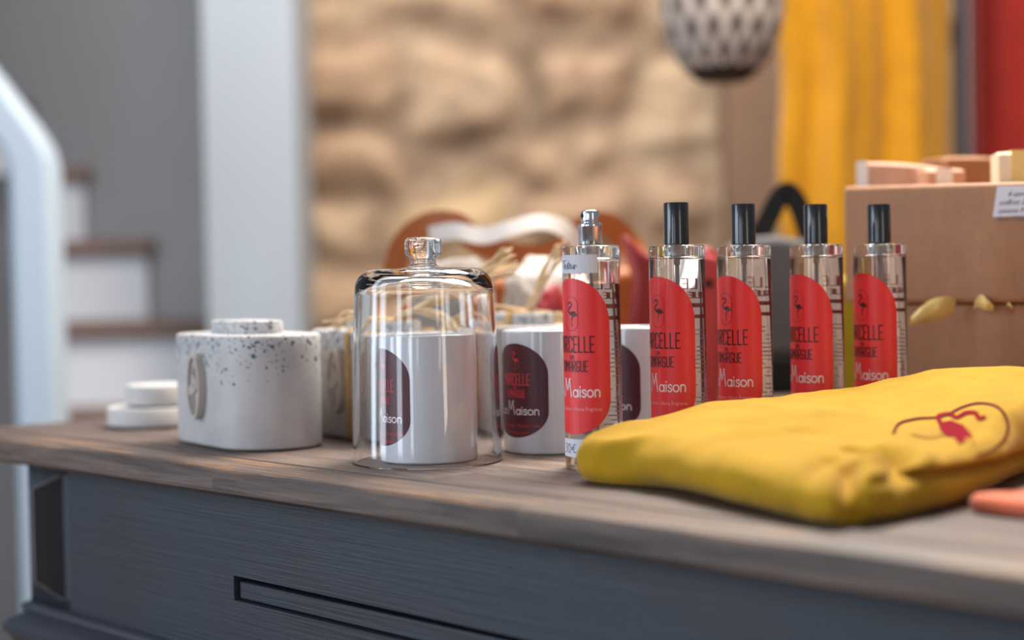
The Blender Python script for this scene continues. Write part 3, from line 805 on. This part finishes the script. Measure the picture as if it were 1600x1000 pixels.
tie(pB, 1, tails(pB, [([(660,470,1.30),(735,432,1.30),(803,385,1.30)], .0013), ([(668,470,1.31),(740,436,1.32),(806,418,1.33)], .0012),
    ([(625,462,1.29),(675,442,1.29),(725,448,1.29),(745,480,1.29),(700,505,1.29)], .0012), ([(570,488,1.29),(545,494,1.29),(520,512,1.29)], .0011), ([(640,480,1.27),(690,486,1.26),(720,512,1.25)], .0010)]))
tie(pC, 2, tails(pC, [([(830,475,1.35),(852,432,1.35),(886,388,1.35)], .0017), ([(760,478,1.34),(720,492,1.34),(690,515,1.34)], .0011), ([(850,492,1.34),(880,497,1.34),(905,512,1.34)], .0011)]))

# two round plaster lids stacked
def disc(name, r, h, mat, loc, **k):
    t = empty(name, loc, 0, **k)
    lathe('foot', [(0,0),(r-.004,0),(r-.004,.0015),(0,.0015)], M['underside'], t, 72)
    lathe('plate', [(0,.0014),(r-.002,.0014),(r,.003),(r,h-.002),(r-.0012,h-.0004),(r-.003,h),(0,h)], mat, t, 96)
    return t
d0 = P((236-800)/FPX*1.445, 1.445)
disc('plaster_disc', .041, .0185, M['plaster'], d0, label='larger white plaster disc lying flat on the table beside the pot', cat='disc', group='stacked plaster discs')
disc('plaster_disc', .029, .0200, M['plaster'], P((245-800)/FPX*1.440, 1.440, .0186), label='smaller white plaster disc, on top of the larger disc', cat='disc', group='stacked plaster discs')

# ------------------------------------------------------------------ folded clothes
OUT = [(.0386,.985),(.046,.968),(.069,.947),(.0946,.900),(.119,.844),(.137,.807),(.150,.783),(.160,.777),(.175,.783),(.2015,.804),(.2376,.840),(.275,.890),(.304,.940),(.340,1.0),(.375,1.07),(.380,1.115),
       (.355,1.135),(.300,1.128),(.240,1.116),(.190,1.092),(.130,1.052),(.085,1.022),(.052,1.005)]
BACK = [(.03,.995,.026),(.055,1.0,.032),(.085,1.02,.038),(.13,1.05,.0455),(.19,1.09,.0475),(.24,1.112,.0480),(.265,1.12,.0530),(.30,1.125,.0590),(.36,1.13,.0590),(.45,1.13,.059)]
def backf(u):
    if u <= BACK[0][0]: return BACK[0][1:]
    for a, b in zip(BACK, BACK[1:]):
        if u <= b[0]:
            t = (u-a[0])/(b[0]-a[0]); t = t*t*(3-2*t); return (a[1]+(b[1]-a[1])*t, a[2]+(b[2]-a[2])*t)
    return BACK[-1][1:]
def seg_d(p, a, b):
    p, a, b = Vector(p), Vector(a), Vector(b); t = max(0, min(1, (p-a).dot(b-a)/max(1e-9, (b-a).length_squared))); return (p-a-(b-a)*t).length, t
FOLDS = [  # creases on the upper face near the front corner: poly-line, depth, half-width
 ([(.168,.800),(.172,.818),(.182,.832),(.196,.842)], .0085, .0045),
 ([(.196,.815),(.205,.838),(.198,.858),(.186,.872)], .0070, .0050),
 ([(.150,.800),(.158,.822),(.170,.845)], .0045, .0060),
 ([(.218,.836),(.214,.856),(.205,.872)], -.0040, .0075),
 ([(.180,.812),(.190,.826)], -.0050, .0060),
 ([(.120,.90),(.15,.93),(.19,.95)], .0020, .012),
 ([(.10,.96),(.15,.985),(.2,1.0)], -.0020, .016),
]
def sweater():
    o2 = catmull([(p[0], p[1], 0) for p in OUT], 12, True); N = len(o2)
    c = Vector((.205, .965, 0)); v = []
    def Zt(u, w):
        vb, zb = backf(u); z = zb - .10*(vb-w)
        zm = .0245 + .0095*max(0, min(1, (u-.045)/.05)); z = zm + .5*(z-zm) if z < zm else z
        z += .0016*noise.noise(Vector((u*22, w*22, 0))) + .0009*noise.noise(Vector((u*60, w*60, 5)))
        for pl, dp, hw in FOLDS:
            d = min(seg_d((u, w, 0), a+(0,), b+(0,))[0] for a, b in zip(pl, pl[1:]))
            z -= dp*exp(-(d/hw)**2)
        return z
    prof = 26; rings = []
    for i in range(prof+1):
        al = radians(-88 + 178*i/prof); ring = []
        for k, p in enumerate(o2):
            dv = c-p; L = dv.length; dn = dv/L
            # openness of the layered side: from the front corner to the right
            w_ = 0
            dF = (p - Vector((.160,.777,0)))
            if p.x > .160 and p.y < 1.06 and (p.y - .777) < (p.x-.150)*1.75: w_ = max(0, min(1, (p.x-.172)/.035))
            rb = .024 if not w_ else .024-.008*w_
            rb *= max(.55, min(1, (p.x-.03)/.05)); 
            if p.y > backf(p.x)[0]-.02: rb = min(rb, .015)
            pin = p + dn*rb; hs = Zt(pin.x, pin.y); z = hs*(.5+.5*sin(al))
            ins = rb*(1-cos(al))
            zc_ = .0215 - .05*max(0, p.x-.2)
            ins += w_*.018*exp(-((z-zc_)/.0022)**2) + w_*.003*(z < zc_)
            ins += .0016*noise.noise(Vector((p.x*30, p.y*30, z*60))) + .0012*noise.noise(Vector((p.x*70, p.y*70, z*90)))
            # vertical tuck at the front corner
            dc = (p-Vector((.166,.779,0))).length; ins += .009*exp(-(dc/.006)**2)*(z > .004)
            q = p + dn*ins; ring.append((q.x, q.y, max(z, .0006)))
        rings.append(ring)
    m = 46; last = rings[-1]
    for j in range(1, m+1):
        s = (1-j/m)**1.0; ring = []
        for k in range(N):
            a = Vector(last[k][:2]+(0,)); q = c + (a-c)*s; zz = Zt(q.x, q.y)
            if j < 4: zz = zz
            ring.append((q.x, q.y, zz))
        if j == m: ring = ring[:1]
        rings.append(ring)
    for r_ in rings:
        for q in r_: v.append(q)
    f = []
    nr = len(rings)
    for i in range(nr-2):
        for k in range(N): f.append((i*N+k, i*N+(k+1) % N, (i+1)*N+(k+1) % N, (i+1)*N+k))
    ce = (nr-1)*N; 
    for k in range(N): f.append(((nr-2)*N+k, (nr-2)*N+(k+1) % N, ce))
    f.append(tuple(range(N))[::-1])
    root = P(.2, .95); vw = [P(q[0], q[1], q[2]) - root for q in v]
    t = empty('folded_sweater', root, 0, 'mustard yellow folded sweater with embroidered red flamingo, on the right of the table', 'sweater')
    o = mesh_obj('body', vw, f, M['yellow'], t, True)
    bv = BVHTree.FromPolygons([root+q for q in vw], f)
    def on(u, w, dz=.0004):
        p = P(u, w, .3); h = bv.ray_cast(p, Vector((0,0,-1)))
        q = h[0] if h[0] else P(u, w, .05)
        return q + Vector((0,0,dz)) - root
    # embroidery: local axes across the shoulder; s to the right, q away
    def em(s, q): 
        # s runs along the emblem's long axis, q across it
        px, py = 1476 + s*2350, 683 - q*1500
        d = ray(px, py).normalized(); h_ = bv.ray_cast(CLOC, d)
        return (h_[0] - d*.0009 + Vector((0,0,.0005)) - root) if h_[0] else on(.25, .95)
    def tess(polys):
        return polys
    h = .046
    ol = [(-.034,.004),(-.030,.014),(-.018,.019),(-.002,.021),(.012,.031),(.024,.035),(.036,.030),(.042,.014),(.040,-.002),(.032,-.014),(.022,-.020)]
    pl = [(p.x, p.y) for p in catmull([(a, b_, 0) for a, b_ in ol], 6)]
    flat('emblem_outline', stroke_quads(pl, .0019), M['thread_purple'], o, em)
    ol2 = [(p.x, p.y) for p in catmull([(-.022,.002,0),(-.010,-.001,0),(0,.002,0)], 5)]
    q = stroke_quads(ol2, .0008)
    blob = [(-.004,.010),(.004,.012),(.012,.008),(.018,-.001),(.020,-.010),(.014,-.006),(.010,-.010),(.006,-.003),(.001,-.002),(-.003,.004)]
    cx, cy = .006, .002
    tri = []
    for a, b_ in zip(blob, blob[1:]+blob[:1]): tri.append([Vector(a), Vector(b_), Vector((cx, cy))])
    nk = [(p.x, p.y) for p in catmull([(-.003,.010,0),(-.004,.016,0),(.003,.018,0),(.008,.015,0),(.014,.019,0),(.020,.019,0),(.023,.014,0),(.026,.015,0)], 4)]
    tri += stroke_quads(nk, .0030)
    flat('flamingo_embroidery', tri, M['thread_red'], o, lambda a_, b__: em(a_, b__*1.15+.003))
    flat('stitch_line', q, M['thread_purple'], o, em)
sweater()
def pillow(name, out, h, rb, mat, root, parent=None, amp=.001, m=14, prof=10):
    o2 = catmull([(p[0], p[1], 0) for p in out], 8, True); N = len(o2)
    c = sum(o2, Vector((0,0,0)))/N; rings = []
    for i in range(prof+1):
        al = radians(-88+176*i/prof); ring = []
        for p in o2:
            dn = (c-p).normalized(); q = p + dn*rb*(1-cos(al)); ring.append((q.x, q.y, max(.0005, h*(.5+.5*sin(al)))))
        rings.append(ring)
    last = rings[-1]
    for j in range(1, m):
        s = 1-j/m; rings.append([((c+(Vector(a)-c)*s).x, (c+(Vector(a)-c)*s).y, h + amp*noise.noise(Vector((a[0]*25*s, a[1]*25*s, j*.3)))) for a in last])
    v = [q for r_ in rings for q in r_]; f = []
    for i in range(len(rings)-1):
        for k in range(N): f.append((i*N+k, i*N+(k+1) % N, (i+1)*N+(k+1) % N, (i+1)*N+k))
    f.append(tuple(range(N))[::-1]); f.append(tuple((len(rings)-1)*N+k for k in range(N)))
    rt = P(*root); vw = [P(*q)-rt for q in v]
    return mesh_obj(name, vw, f, mat, parent, True, loc=rt if not parent else None)
co = pillow('folded_shirt', [(.2385,.829),(.262,.795),(.31,.775),(.38,.77),(.44,.79),(.47,.90),(.46,1.0),(.40,1.02),(.375,1.0),(.335,.925),(.300,.868),(.266,.836)], .0095, .005, M['coral'], (.3, .85))
tag(co, 'coral orange folded top showing beside the yellow sweater at the right edge', 'clothing')

# ------------------------------------------------------------------ kraft boxes
XD = Vector((1, 0, 0))
def box_at(corner, L, D, H, z, name, mat, bev=.002, rz=0, **k):
    """box whose front-left foot is at corner (world), front running along the table's length"""
    t = empty(name, (corner.x, corner.y, T+z), rz, **k)
    o = MB().box(0, L, 0, D, 0, H).build('carton', mat, t); bevel(o, bev, 3); return t
def corner_at(x, v): 
    p = P((x-800)/FPX*v, v); return p
kc = corner_at(1319, 1.335)
LBH, UBH = .1015, .1010
low = box_at(corner_at(1352, 1.325) + Vector((0, .006, 0)), .30, .20, LBH, 0, 'kraft_box', M['kraft'], label='brown kraft gift box, lower of the two large boxes, under the note', cat='box', group='large kraft boxes')
upp = box_at(kc, .34, .22, UBH, LBH+.0005, 'kraft_box', M['kraft'], .004, label='brown kraft gift box, upper of the two, with white handwritten note on its front', cat='box', group='large kraft boxes')
UH = lambda x: .0985 - .034*max(0, x)
for vv_ in upp.children[0].data.vertices:
    if vv_.co.z > .05: vv_.co.z = UH(vv_.co.x)      # the lid has sagged towards the right
# note
def on_box(x, y, corner, off=0):
    q = on_front(x, y, corner.y - off); return q - Vector((corner.x, corner.y, 0))
def note():
    base = upp; z0 = T+LBH+.0005
    pts = [on_box(1558, 291, kc, .0006), on_box(1551, 339, kc, .0006), on_box(1640, 336, kc, .0006), on_box(1648, 289, kc, .0006)]
    pts = [Vector((p.x, p.y, p.z - z0)) for p in pts]
    v = pts + [p + Vector((0, .0004, 0)) for p in pts]
    n = mesh_obj('note', v, [(0,1,2,3),(7,6,5,4),(0,1,5,4),(1,2,6,5),(2,3,7,6),(3,0,4,7)], M['paper'], upp)
    n['label'] = 'white handwritten note'
    a, b_, d = pts[1], pts[2], pts[0]
    W, H = (b_-a), (d-a)
    q = []
    def line(polys): return [[Vector((p[0], p[1])) for p in g] for g in polys]
    WL, HL = W.length, H.length
    rows = ['4 savons', 'coffret 2', 'savons M', 'fleur Marg']
    for i, s in enumerate(rows):
        fp = font_polys(s, 0, 0, 1.0, align='l'); sc = .0068
        for g in fp: q.append([Vector((.004+.002*(i == 0)*3 + p[0]*sc*.92 + p[1]*sc*.25, HL - .0085 - i*.0064 + p[1]*sc*.85)) for p in g])
    flat('handwriting', q, M['ink_grey'], n, lambda s, t_: a + W.normalized()*s + H.normalized()*t_ + Vector((0, -.0005, 0)))
note()
# gold ribbon tails pinched between the boxes
def gold():
    z0 = T+LBH+.0005
    def L(x, y, off): p = on_box(x, y, kc, off); return Vector((p.x, p.y, p.z-z0))
    for pts, w in (([L(1492,479,-.002), L(1470,482,.010), L(1445,489,.020), L(1422,503,.026)], .021), ([L(1522,476,-.001), L(1530,470,.005), L(1541,476,.007), L(1552,482,.003)], .011), ([L(1572,478,-.001), L(1576,475,.003), L(1582,481,.003)], .003)):
        c = catmull(pts, 6); v = []; f = []
        for i, p in enumerate(c):
            t = i/(len(c)-1); a = Vector((.35, -.25, 1)).normalized()*w*(.35+.65*sin(pi*min(1, t*.9+.1)))
            v += [p-a*.5, p+a*.5, p+a*.5+Vector((0,.0003,0)), p-a*.5+Vector((0,.0003,0))]
            if i: n = 4*i; f += [(n-4,n,n+1,n-3), (n-3,n+1,n+2,n-2), (n-2,n+2,n+3,n-1), (n-1,n+3,n,n-4)]
        mesh_obj('gold_ribbon', v, f, M['gold'], upp, True)
gold()
# small cartons on top of the upper box
ZT = lambda x: LBH + .0012 + UH(x)
def small_box(xpx, v, L, D, H, rz, mat, name='small_carton', lid=None, **k):
    p = corner_at(xpx, v); t = empty(name, (p.x, p.y, T+ZT(p.x-kc.x)), rz, **k)
    n = 10; v_ = []
    for i in range(n+1):
        x = L*i/n; h = H*(1 - (lid or 0)*(i/n)**1.5)
        v_ += [(x, 0, 0), (x, D, 0), (x, D, h), (x, D*.3, h+.0012*sin(pi*i/n)), (x, 0, h-.002)]
    f = []
    for i in range(n):
        for j in range(5): f.append((i*5+j, i*5+(j+1) % 5, (i+1)*5+(j+1) % 5, (i+1)*5+j))
    f.append(tuple(range(5))); f.append(tuple(n*5+j for j in range(5)))
    o = mesh_obj('carton', v_, f, mat, t); bevel(o, .0012, 2); return t, o
HR = HEAD-pi/2
t1, _ = small_box(1343, 1.40, .076, .05, .0245, HR-radians(12), M['kraft_pink'], lid=.30, label='small pink-brown carton with white tape on its left end, on the upper kraft box', cat='box', group='small cartons on the large box')
MB().box(-.0006, .009, -.0007, .0505, 0, .0250).build('tape', M['tape'], t1)
t2, _ = small_box(1452, 1.36, .034, .03, .0155, HR+radians(5), M['kraft_pink'], label='low carton wrapped in white tape, between the pink-brown carton and the folded one', cat='box', group='small cartons on the large box')
MB().box(.008, .022, -.0007, .0307, 0, .0162).build('tape', M['tape'], t2)
t3, _ = small_box(1483, 1.425, .060, .05, .0300, HR+radians(14), M['kraft'], label='kraft carton with slanting top, behind the low taped carton', cat='box', group='small cartons on the large box')
t4, _ = small_box(1563, 1.27, .07, .05, .0255, HR-radians(10), M['cream_card'], label='cream card box at the right end, on top of the upper kraft box', cat='box', group='small cartons on the large box')
MB().box(.010, .022, -.0007, .0508, 0, .0262).build('gold_tape', M['gold'], t4)

# ------------------------------------------------------------------ leather goods behind
def px_pts(pts, v0):
    out = []
    for p in pts:
        v = p[2] if len(p) > 2 else v0
        out.append(at(p[0], p[1], v))
    return out
def strap(name, pts, v, w, mat, parent, root, thick=.003, twist=0):
    c = catmull(px_pts(pts, v), 10); vv = []; ff = []; N = len(c)
    for i, p in enumerate(c):
        d = (c[min(i+1, N-1)]-c[max(0, i-1)]).normalized(); n = d.cross(FH).normalized()
        ang = twist*sin(pi*i/(N-1)); n = (n*cos(ang) + FH*sin(ang)); k = n.cross(d).normalized()*thick/2
        a = n*w/2
        vv += [p-a-k-root, p+a-k-root, p+a+k-root, p-a+k-root]
        if i: m = 4*i; ff += [(m-4,m,m+1,m-3),(m-3,m+1,m+2,m-2),(m-2,m+2,m+3,m-1),(m-1,m+3,m,m-4)]
    ff += [(0,1,2,3), (4*N-4,4*N-1,4*N-2,4*N-3)]
    return mesh_obj(name, vv, ff, mat, parent, True, sharp=50)
def body_px(name, outline, v, depth, mat, parent, root, bev=.006):
    """closed bag body: pixel outline at depth v given its real thickness"""
    pts = [p-root for p in px_pts(outline, v)]; n = len(pts)
    for p in pts: p.z = max(p.z, T+.0005-root.z)
    vv = pts + [p+FH*depth for p in pts]
    ff = [tuple(range(n)), tuple(range(2*n-1, n-1, -1))] + [(i, (i+1) % n, n+(i+1) % n, n+i) for i in range(n)]
    o = mesh_obj(name, vv, ff, mat, parent); bevel(o, bev, 3, 25); return o
R1 = P(-.02, 1.62)
tan_bag = empty('leather_bag', R1, 0, 'tan leather bag with tall curved handles, behind the cloche', 'bag')
body_px('bag_body', [(600,640),(604,500),(612,450),(650,432),(760,432),(900,428),(990,415),(1012,440),(1010,640)], 1.66, .07, M['leather'], tan_bag, R1, .012)
strap('handle', [(614,440,1.64),(628,385,1.64),(665,352,1.63),(712,350,1.62),(745,378,1.62),(800,398,1.62),(850,398,1.62),(900,378,1.62)], 1.62, .024, M['leather'], tan_bag, R1)
strap('handle', [(880,400,1.70),(905,362,1.70),(945,350,1.70),(985,385,1.70),(1003,440,1.68),(1008,500,1.68)], 1.68, .026, M['leather'], tan_bag, R1)
R2 = P(0, 1.58)
wb = empty('leather_strap', P(0, 1.60), 0, 'white leather strap looping over the tan bag', 'strap')
strap('strap', [(672,368,1.60),(712,361,1.59),(755,369,1.58),(800,357,1.57),(845,347,1.57),(885,360,1.58),(905,392,1.59),(912,480,1.60),(914,640,1.60)], 1.58, .017, M['white_leather'], wb, P(0, 1.60), .003, .5)
# soft clothes bundled in front of the bag
def bundle(name, outline, v, depth, mat, seed, label, cat='cloth'):
    c = at(sum(p[0] for p in outline)/len(outline), sum(p[1] for p in outline)/len(outline), v)
    pts = catmull(px_pts(outline, v), 5, True); N = len(pts); root = Vector((c.x, c.y, T)); vv = []; K = 9
    for j in range(2*K+1):
        a = pi*(j/(2*K)); s = sin(a)**.6 if 0 < j < 2*K else 0.02; dd = -cos(a)*depth/2
        for i, p in enumerate(pts):
            q = c + (p-c)*s + FH*(dd + depth/2)
            nz = noise.noise(Vector((i*.35, j*.5, seed)))*.006
            q = q + (p-c).normalized()*nz*s*2
            vv.append(Vector((q.x, q.y, max(q.z, T+.0006)))-root)
    f = [(j*N+i, j*N+(i+1) % N, (j+1)*N+(i+1) % N, (j+1)*N+i) for j in range(2*K) for i in range(N)]
    f += [tuple(range(N)), tuple(2*K*N+i for i in range(N))]
    o = mesh_obj(name, vv, f, mat, None, True, loc=root); tag(o, label, cat); return o
bundle('folded_cloth', [(640,640),(638,520),(650,440),(700,410),(750,412),(768,440),(770,520),(770,640)], 1.47, .06, M['grey_cloth'], 1, 'grey cotton cloth bunched up, seen through the cloche')
bundle('folded_cloth', [(800,640),(792,460),(808,422),(850,404),(895,410),(918,440),(925,520),(925,640)], 1.51, .07, M['white_cloth'], 2, 'off-white cloth bunched up, between the cloche and the tester')
bundle('folded_cloth', [(835,640),(838,500),(850,462),(870,450),(890,475),(900,500),(905,640)], 1.47, .035, M['red_leather'], 3, 'small dark red cloth under the off-white one')
R3 = P(.13, 1.5)
rb_ = empty('red_bag', R3, 0, 'dark red leather bag with pointed corner, behind the black-capped bottles', 'bag')
body_px('bag_body', [(985,640),(984,520),(992,430),(974,362),(1005,392),(1040,412),(1062,388),(1110,384),(1128,400),(1126,640)], 1.50, .06, M['red_leather'], rb_, R3, .006)
body_px('front_pocket', [(1088,640),(1088,415),(1100,396),(1124,404),(1124,640)], 1.488, .010, plain('bright_red_leather', (190, 58, 56), .5), rb_, R3, .003)
MB().tube([at(1107,443,1.486)-R3, at(1107,443,1.50)-R3], .0042, 16).build('eyelet', M['black'], rb_)
R4 = P(.30, 1.70)
gb = empty('grey_bag', R4, 0, 'grey felt bag with black base and looped handle, between the second and third black-capped bottles', 'bag')
body_px('bag_body', [(1140,556),(1142,392),(1162,372),(1215,368),(1290,380),(1302,398),(1302,556)], 1.69, .08, M['grey_felt'], gb, R4, .010)
body_px('base_panel', [(1142,640),(1142,557),(1300,557),(1300,640)], 1.688, .084, M['black'], gb, R4, .004)
strap('handle', [(1172,384),(1196,350),(1214,315),(1230,300),(1246,318),(1258,350),(1268,384)], 1.72, .022, M['black'], gb, R4, .004)
oc = body_px('canvas_pouch', [(1296,660),(1298,470),(1310,432),(1350,430),(1400,440),(1402,660)], 1.50, .04, M['olive'], None, Vector((0,0,0)), .008)
# give the pouch its own origin
def set_origin(o, p):
    for v in o.data.vertices: v.co = v.co - p
    o.location = p
set_origin(oc, P(.33, 1.5)); tag(oc, 'olive yellow canvas pouch glimpsed between the last two bottles', 'pouch')

# ------------------------------------------------------------------ hanging things
def garment(name, xs, v, ztop_px, zbot, mat, seed, label, folds, wl, wr):
    """hanging cloth with deep vertical folds; wl / wr give its left and right outline in photo columns by height"""
    k = v/FPX; top = CH+(441-ztop_px)*k; H = top-zbot; nz = 50; nu = 90; vv = []
    root = P((xs[0]+xs[1]-1600)/2*k, v, 0)
    for s in (0, 1):
        for j in range(nz+1):
            z = top - H*j/nz; ypx = 441-(z-CH)/k; l, r = wl(ypx), wr(ypx)
            for i in range(nu+1):
                t = i/nu; x = l+(r-l)*t
                d = .013*sin(t*folds*2*pi + .8*sin(j/nz*2.2+seed)) + .005*sin(t*folds*4.3*pi+seed+j/nz*1.5) + .02*noise.noise(Vector((t*5, j/nz*2.5, seed)))
                edge = .035*(1-sin(pi*t)**.35)
                q = P((x-800)*k, v + d + edge + (.006 if s else 0), z); vv.append(q-root)
    n1 = (nz+1)*(nu+1); f = []
    g = lambda s, j, i: s*n1 + j*(nu+1)+i
    for j in range(nz):
        for i in range(nu):
            f.append((g(0,j,i), g(0,j,i+1), g(0,j+1,i+1), g(0,j+1,i))); f.append((g(1,j,i), g(1,j+1,i), g(1,j+1,i+1), g(1,j,i+1)))
        f.append((g(0,j,0), g(0,j+1,0), g(1,j+1,0), g(1,j,0))); f.append((g(0,j,nu), g(1,j,nu), g(1,j+1,nu), g(0,j+1,nu)))
    for i in range(nu):
        f.append((g(0,0,i), g(1,0,i), g(1,0,i+1), g(0,0,i+1))); f.append((g(0,nz,i), g(0,nz,i+1), g(1,nz,i+1), g(1,nz,i)))
    o = mesh_obj(name, vv, f, mat, None, True, loc=root); return tag(o, label, 'clothing')
garment('hanging_dress', (1215, 1505), 2.35, -520, -.22, M['yellow_hang'], 1.3, 'ochre yellow garment hanging against the wall, left of the grey upright', 2.2,
        lambda y: 1218 + 14*sin(y/90) + max(0, y-230)*.14 - (max(0, 60-y)*.02), lambda y: 1506)
garment('hanging_dress', (1526, 1800), 2.45, -520, -.25, M['red_hang'], 4.1, 'brick red garment hanging right of the grey upright', 2.4,
        lambda y: 1524, lambda y: 1800)
rk = empty('clothes_rack', P((1512-800)/FPX*2.38, 2.40, Z0), HEAD-pi/2, 'dark grey clothes rack upright between the yellow and red garments', 'rack')
MB().box(-.006, .0055, -.012, .012, 0, 1.985).build('upright', M['dark_metal'], rk)
MB().box(.0056, .0105, -.010, .010, 0, 1.985).build('edge_strip', M['bright_trim'], rk)
MB().box(-.45, .9, -.010, .010, 1.985, 2.005).build('rail', M['dark_metal'], rk)
MB().box(-.03, .03, -.22, .22, 0, .02).build('foot', M['dark_metal'], rk)
def lantern():
    v = 2.10; k = v/FPX; cx = 1136; root = P((cx-800)*k, v, 0)
    z = lambda y: CH+(441-6-y)*k
    t = empty('woven_lantern', (root.x, root.y, T+z(128)), 0, 'taupe woven hanging basket with dark base, above the bottles', 'basket')
    zb = z(128)
    prof = [(58,112),(74,92),(88,55),(95,15),(97,-40),(92,-100),(78,-150)]
    pr = [(p.x, p.y) for p in catmull([(a*k, z(b_)-zb, 0) for a, b_ in prof], 5)]
    n = 72; vv = []; ff = []; uv = []
    for i, (r, zz) in enumerate(pr):
        for j in range(n):
            q = 1+.018*sin(j*pi)*0 + .02*noise.noise(Vector((cos(2*pi*j/n)*2, sin(2*pi*j/n)*2, zz*10)))
            vv.append((r*q*cos(2*pi*j/n), r*q*sin(2*pi*j/n), zz))
    for i in range(len(pr)-1):
        for j in range(n): ff.append((i*n+j, i*n+(j+1) % n, (i+1)*n+(j+1) % n, (i+1)*n+j)); 
    o = mesh_obj('woven_side', vv, ff, M['woven'], t, True)
    ul = o.data.uv_layers.new(name='UVMap')
    for lp in o.data.loops:
        i = lp.vertex_index; jj = i % n
        ul.data[lp.index].uv = (abs(jj/n-.5)*6, (i//n)/len(pr)*1.6)
    so = o.modifiers.new('s', 'SOLIDIFY'); so.thickness = .006
    lathe('base', [(0,0),(38*k,.000),(54*k,z(116)-zb),(60*k,z(108)-zb),(56*k,z(100)-zb),(0,z(104)-zb)], plain('dark_brown_base', (46, 34, 28), .7), t, 48)
    MB().tube([(0,0,z(-150)-zb),(0,0,1.2)], .004, 8).build('cord', M['black'], t)
    lathe('rim', [(72*k,z(-148)-zb),(80*k,z(-148)-zb),(80*k,z(-156)-zb),(0,z(-158)-zb),(0,z(-152)-zb)], M['woven'], t, 48)
lantern()
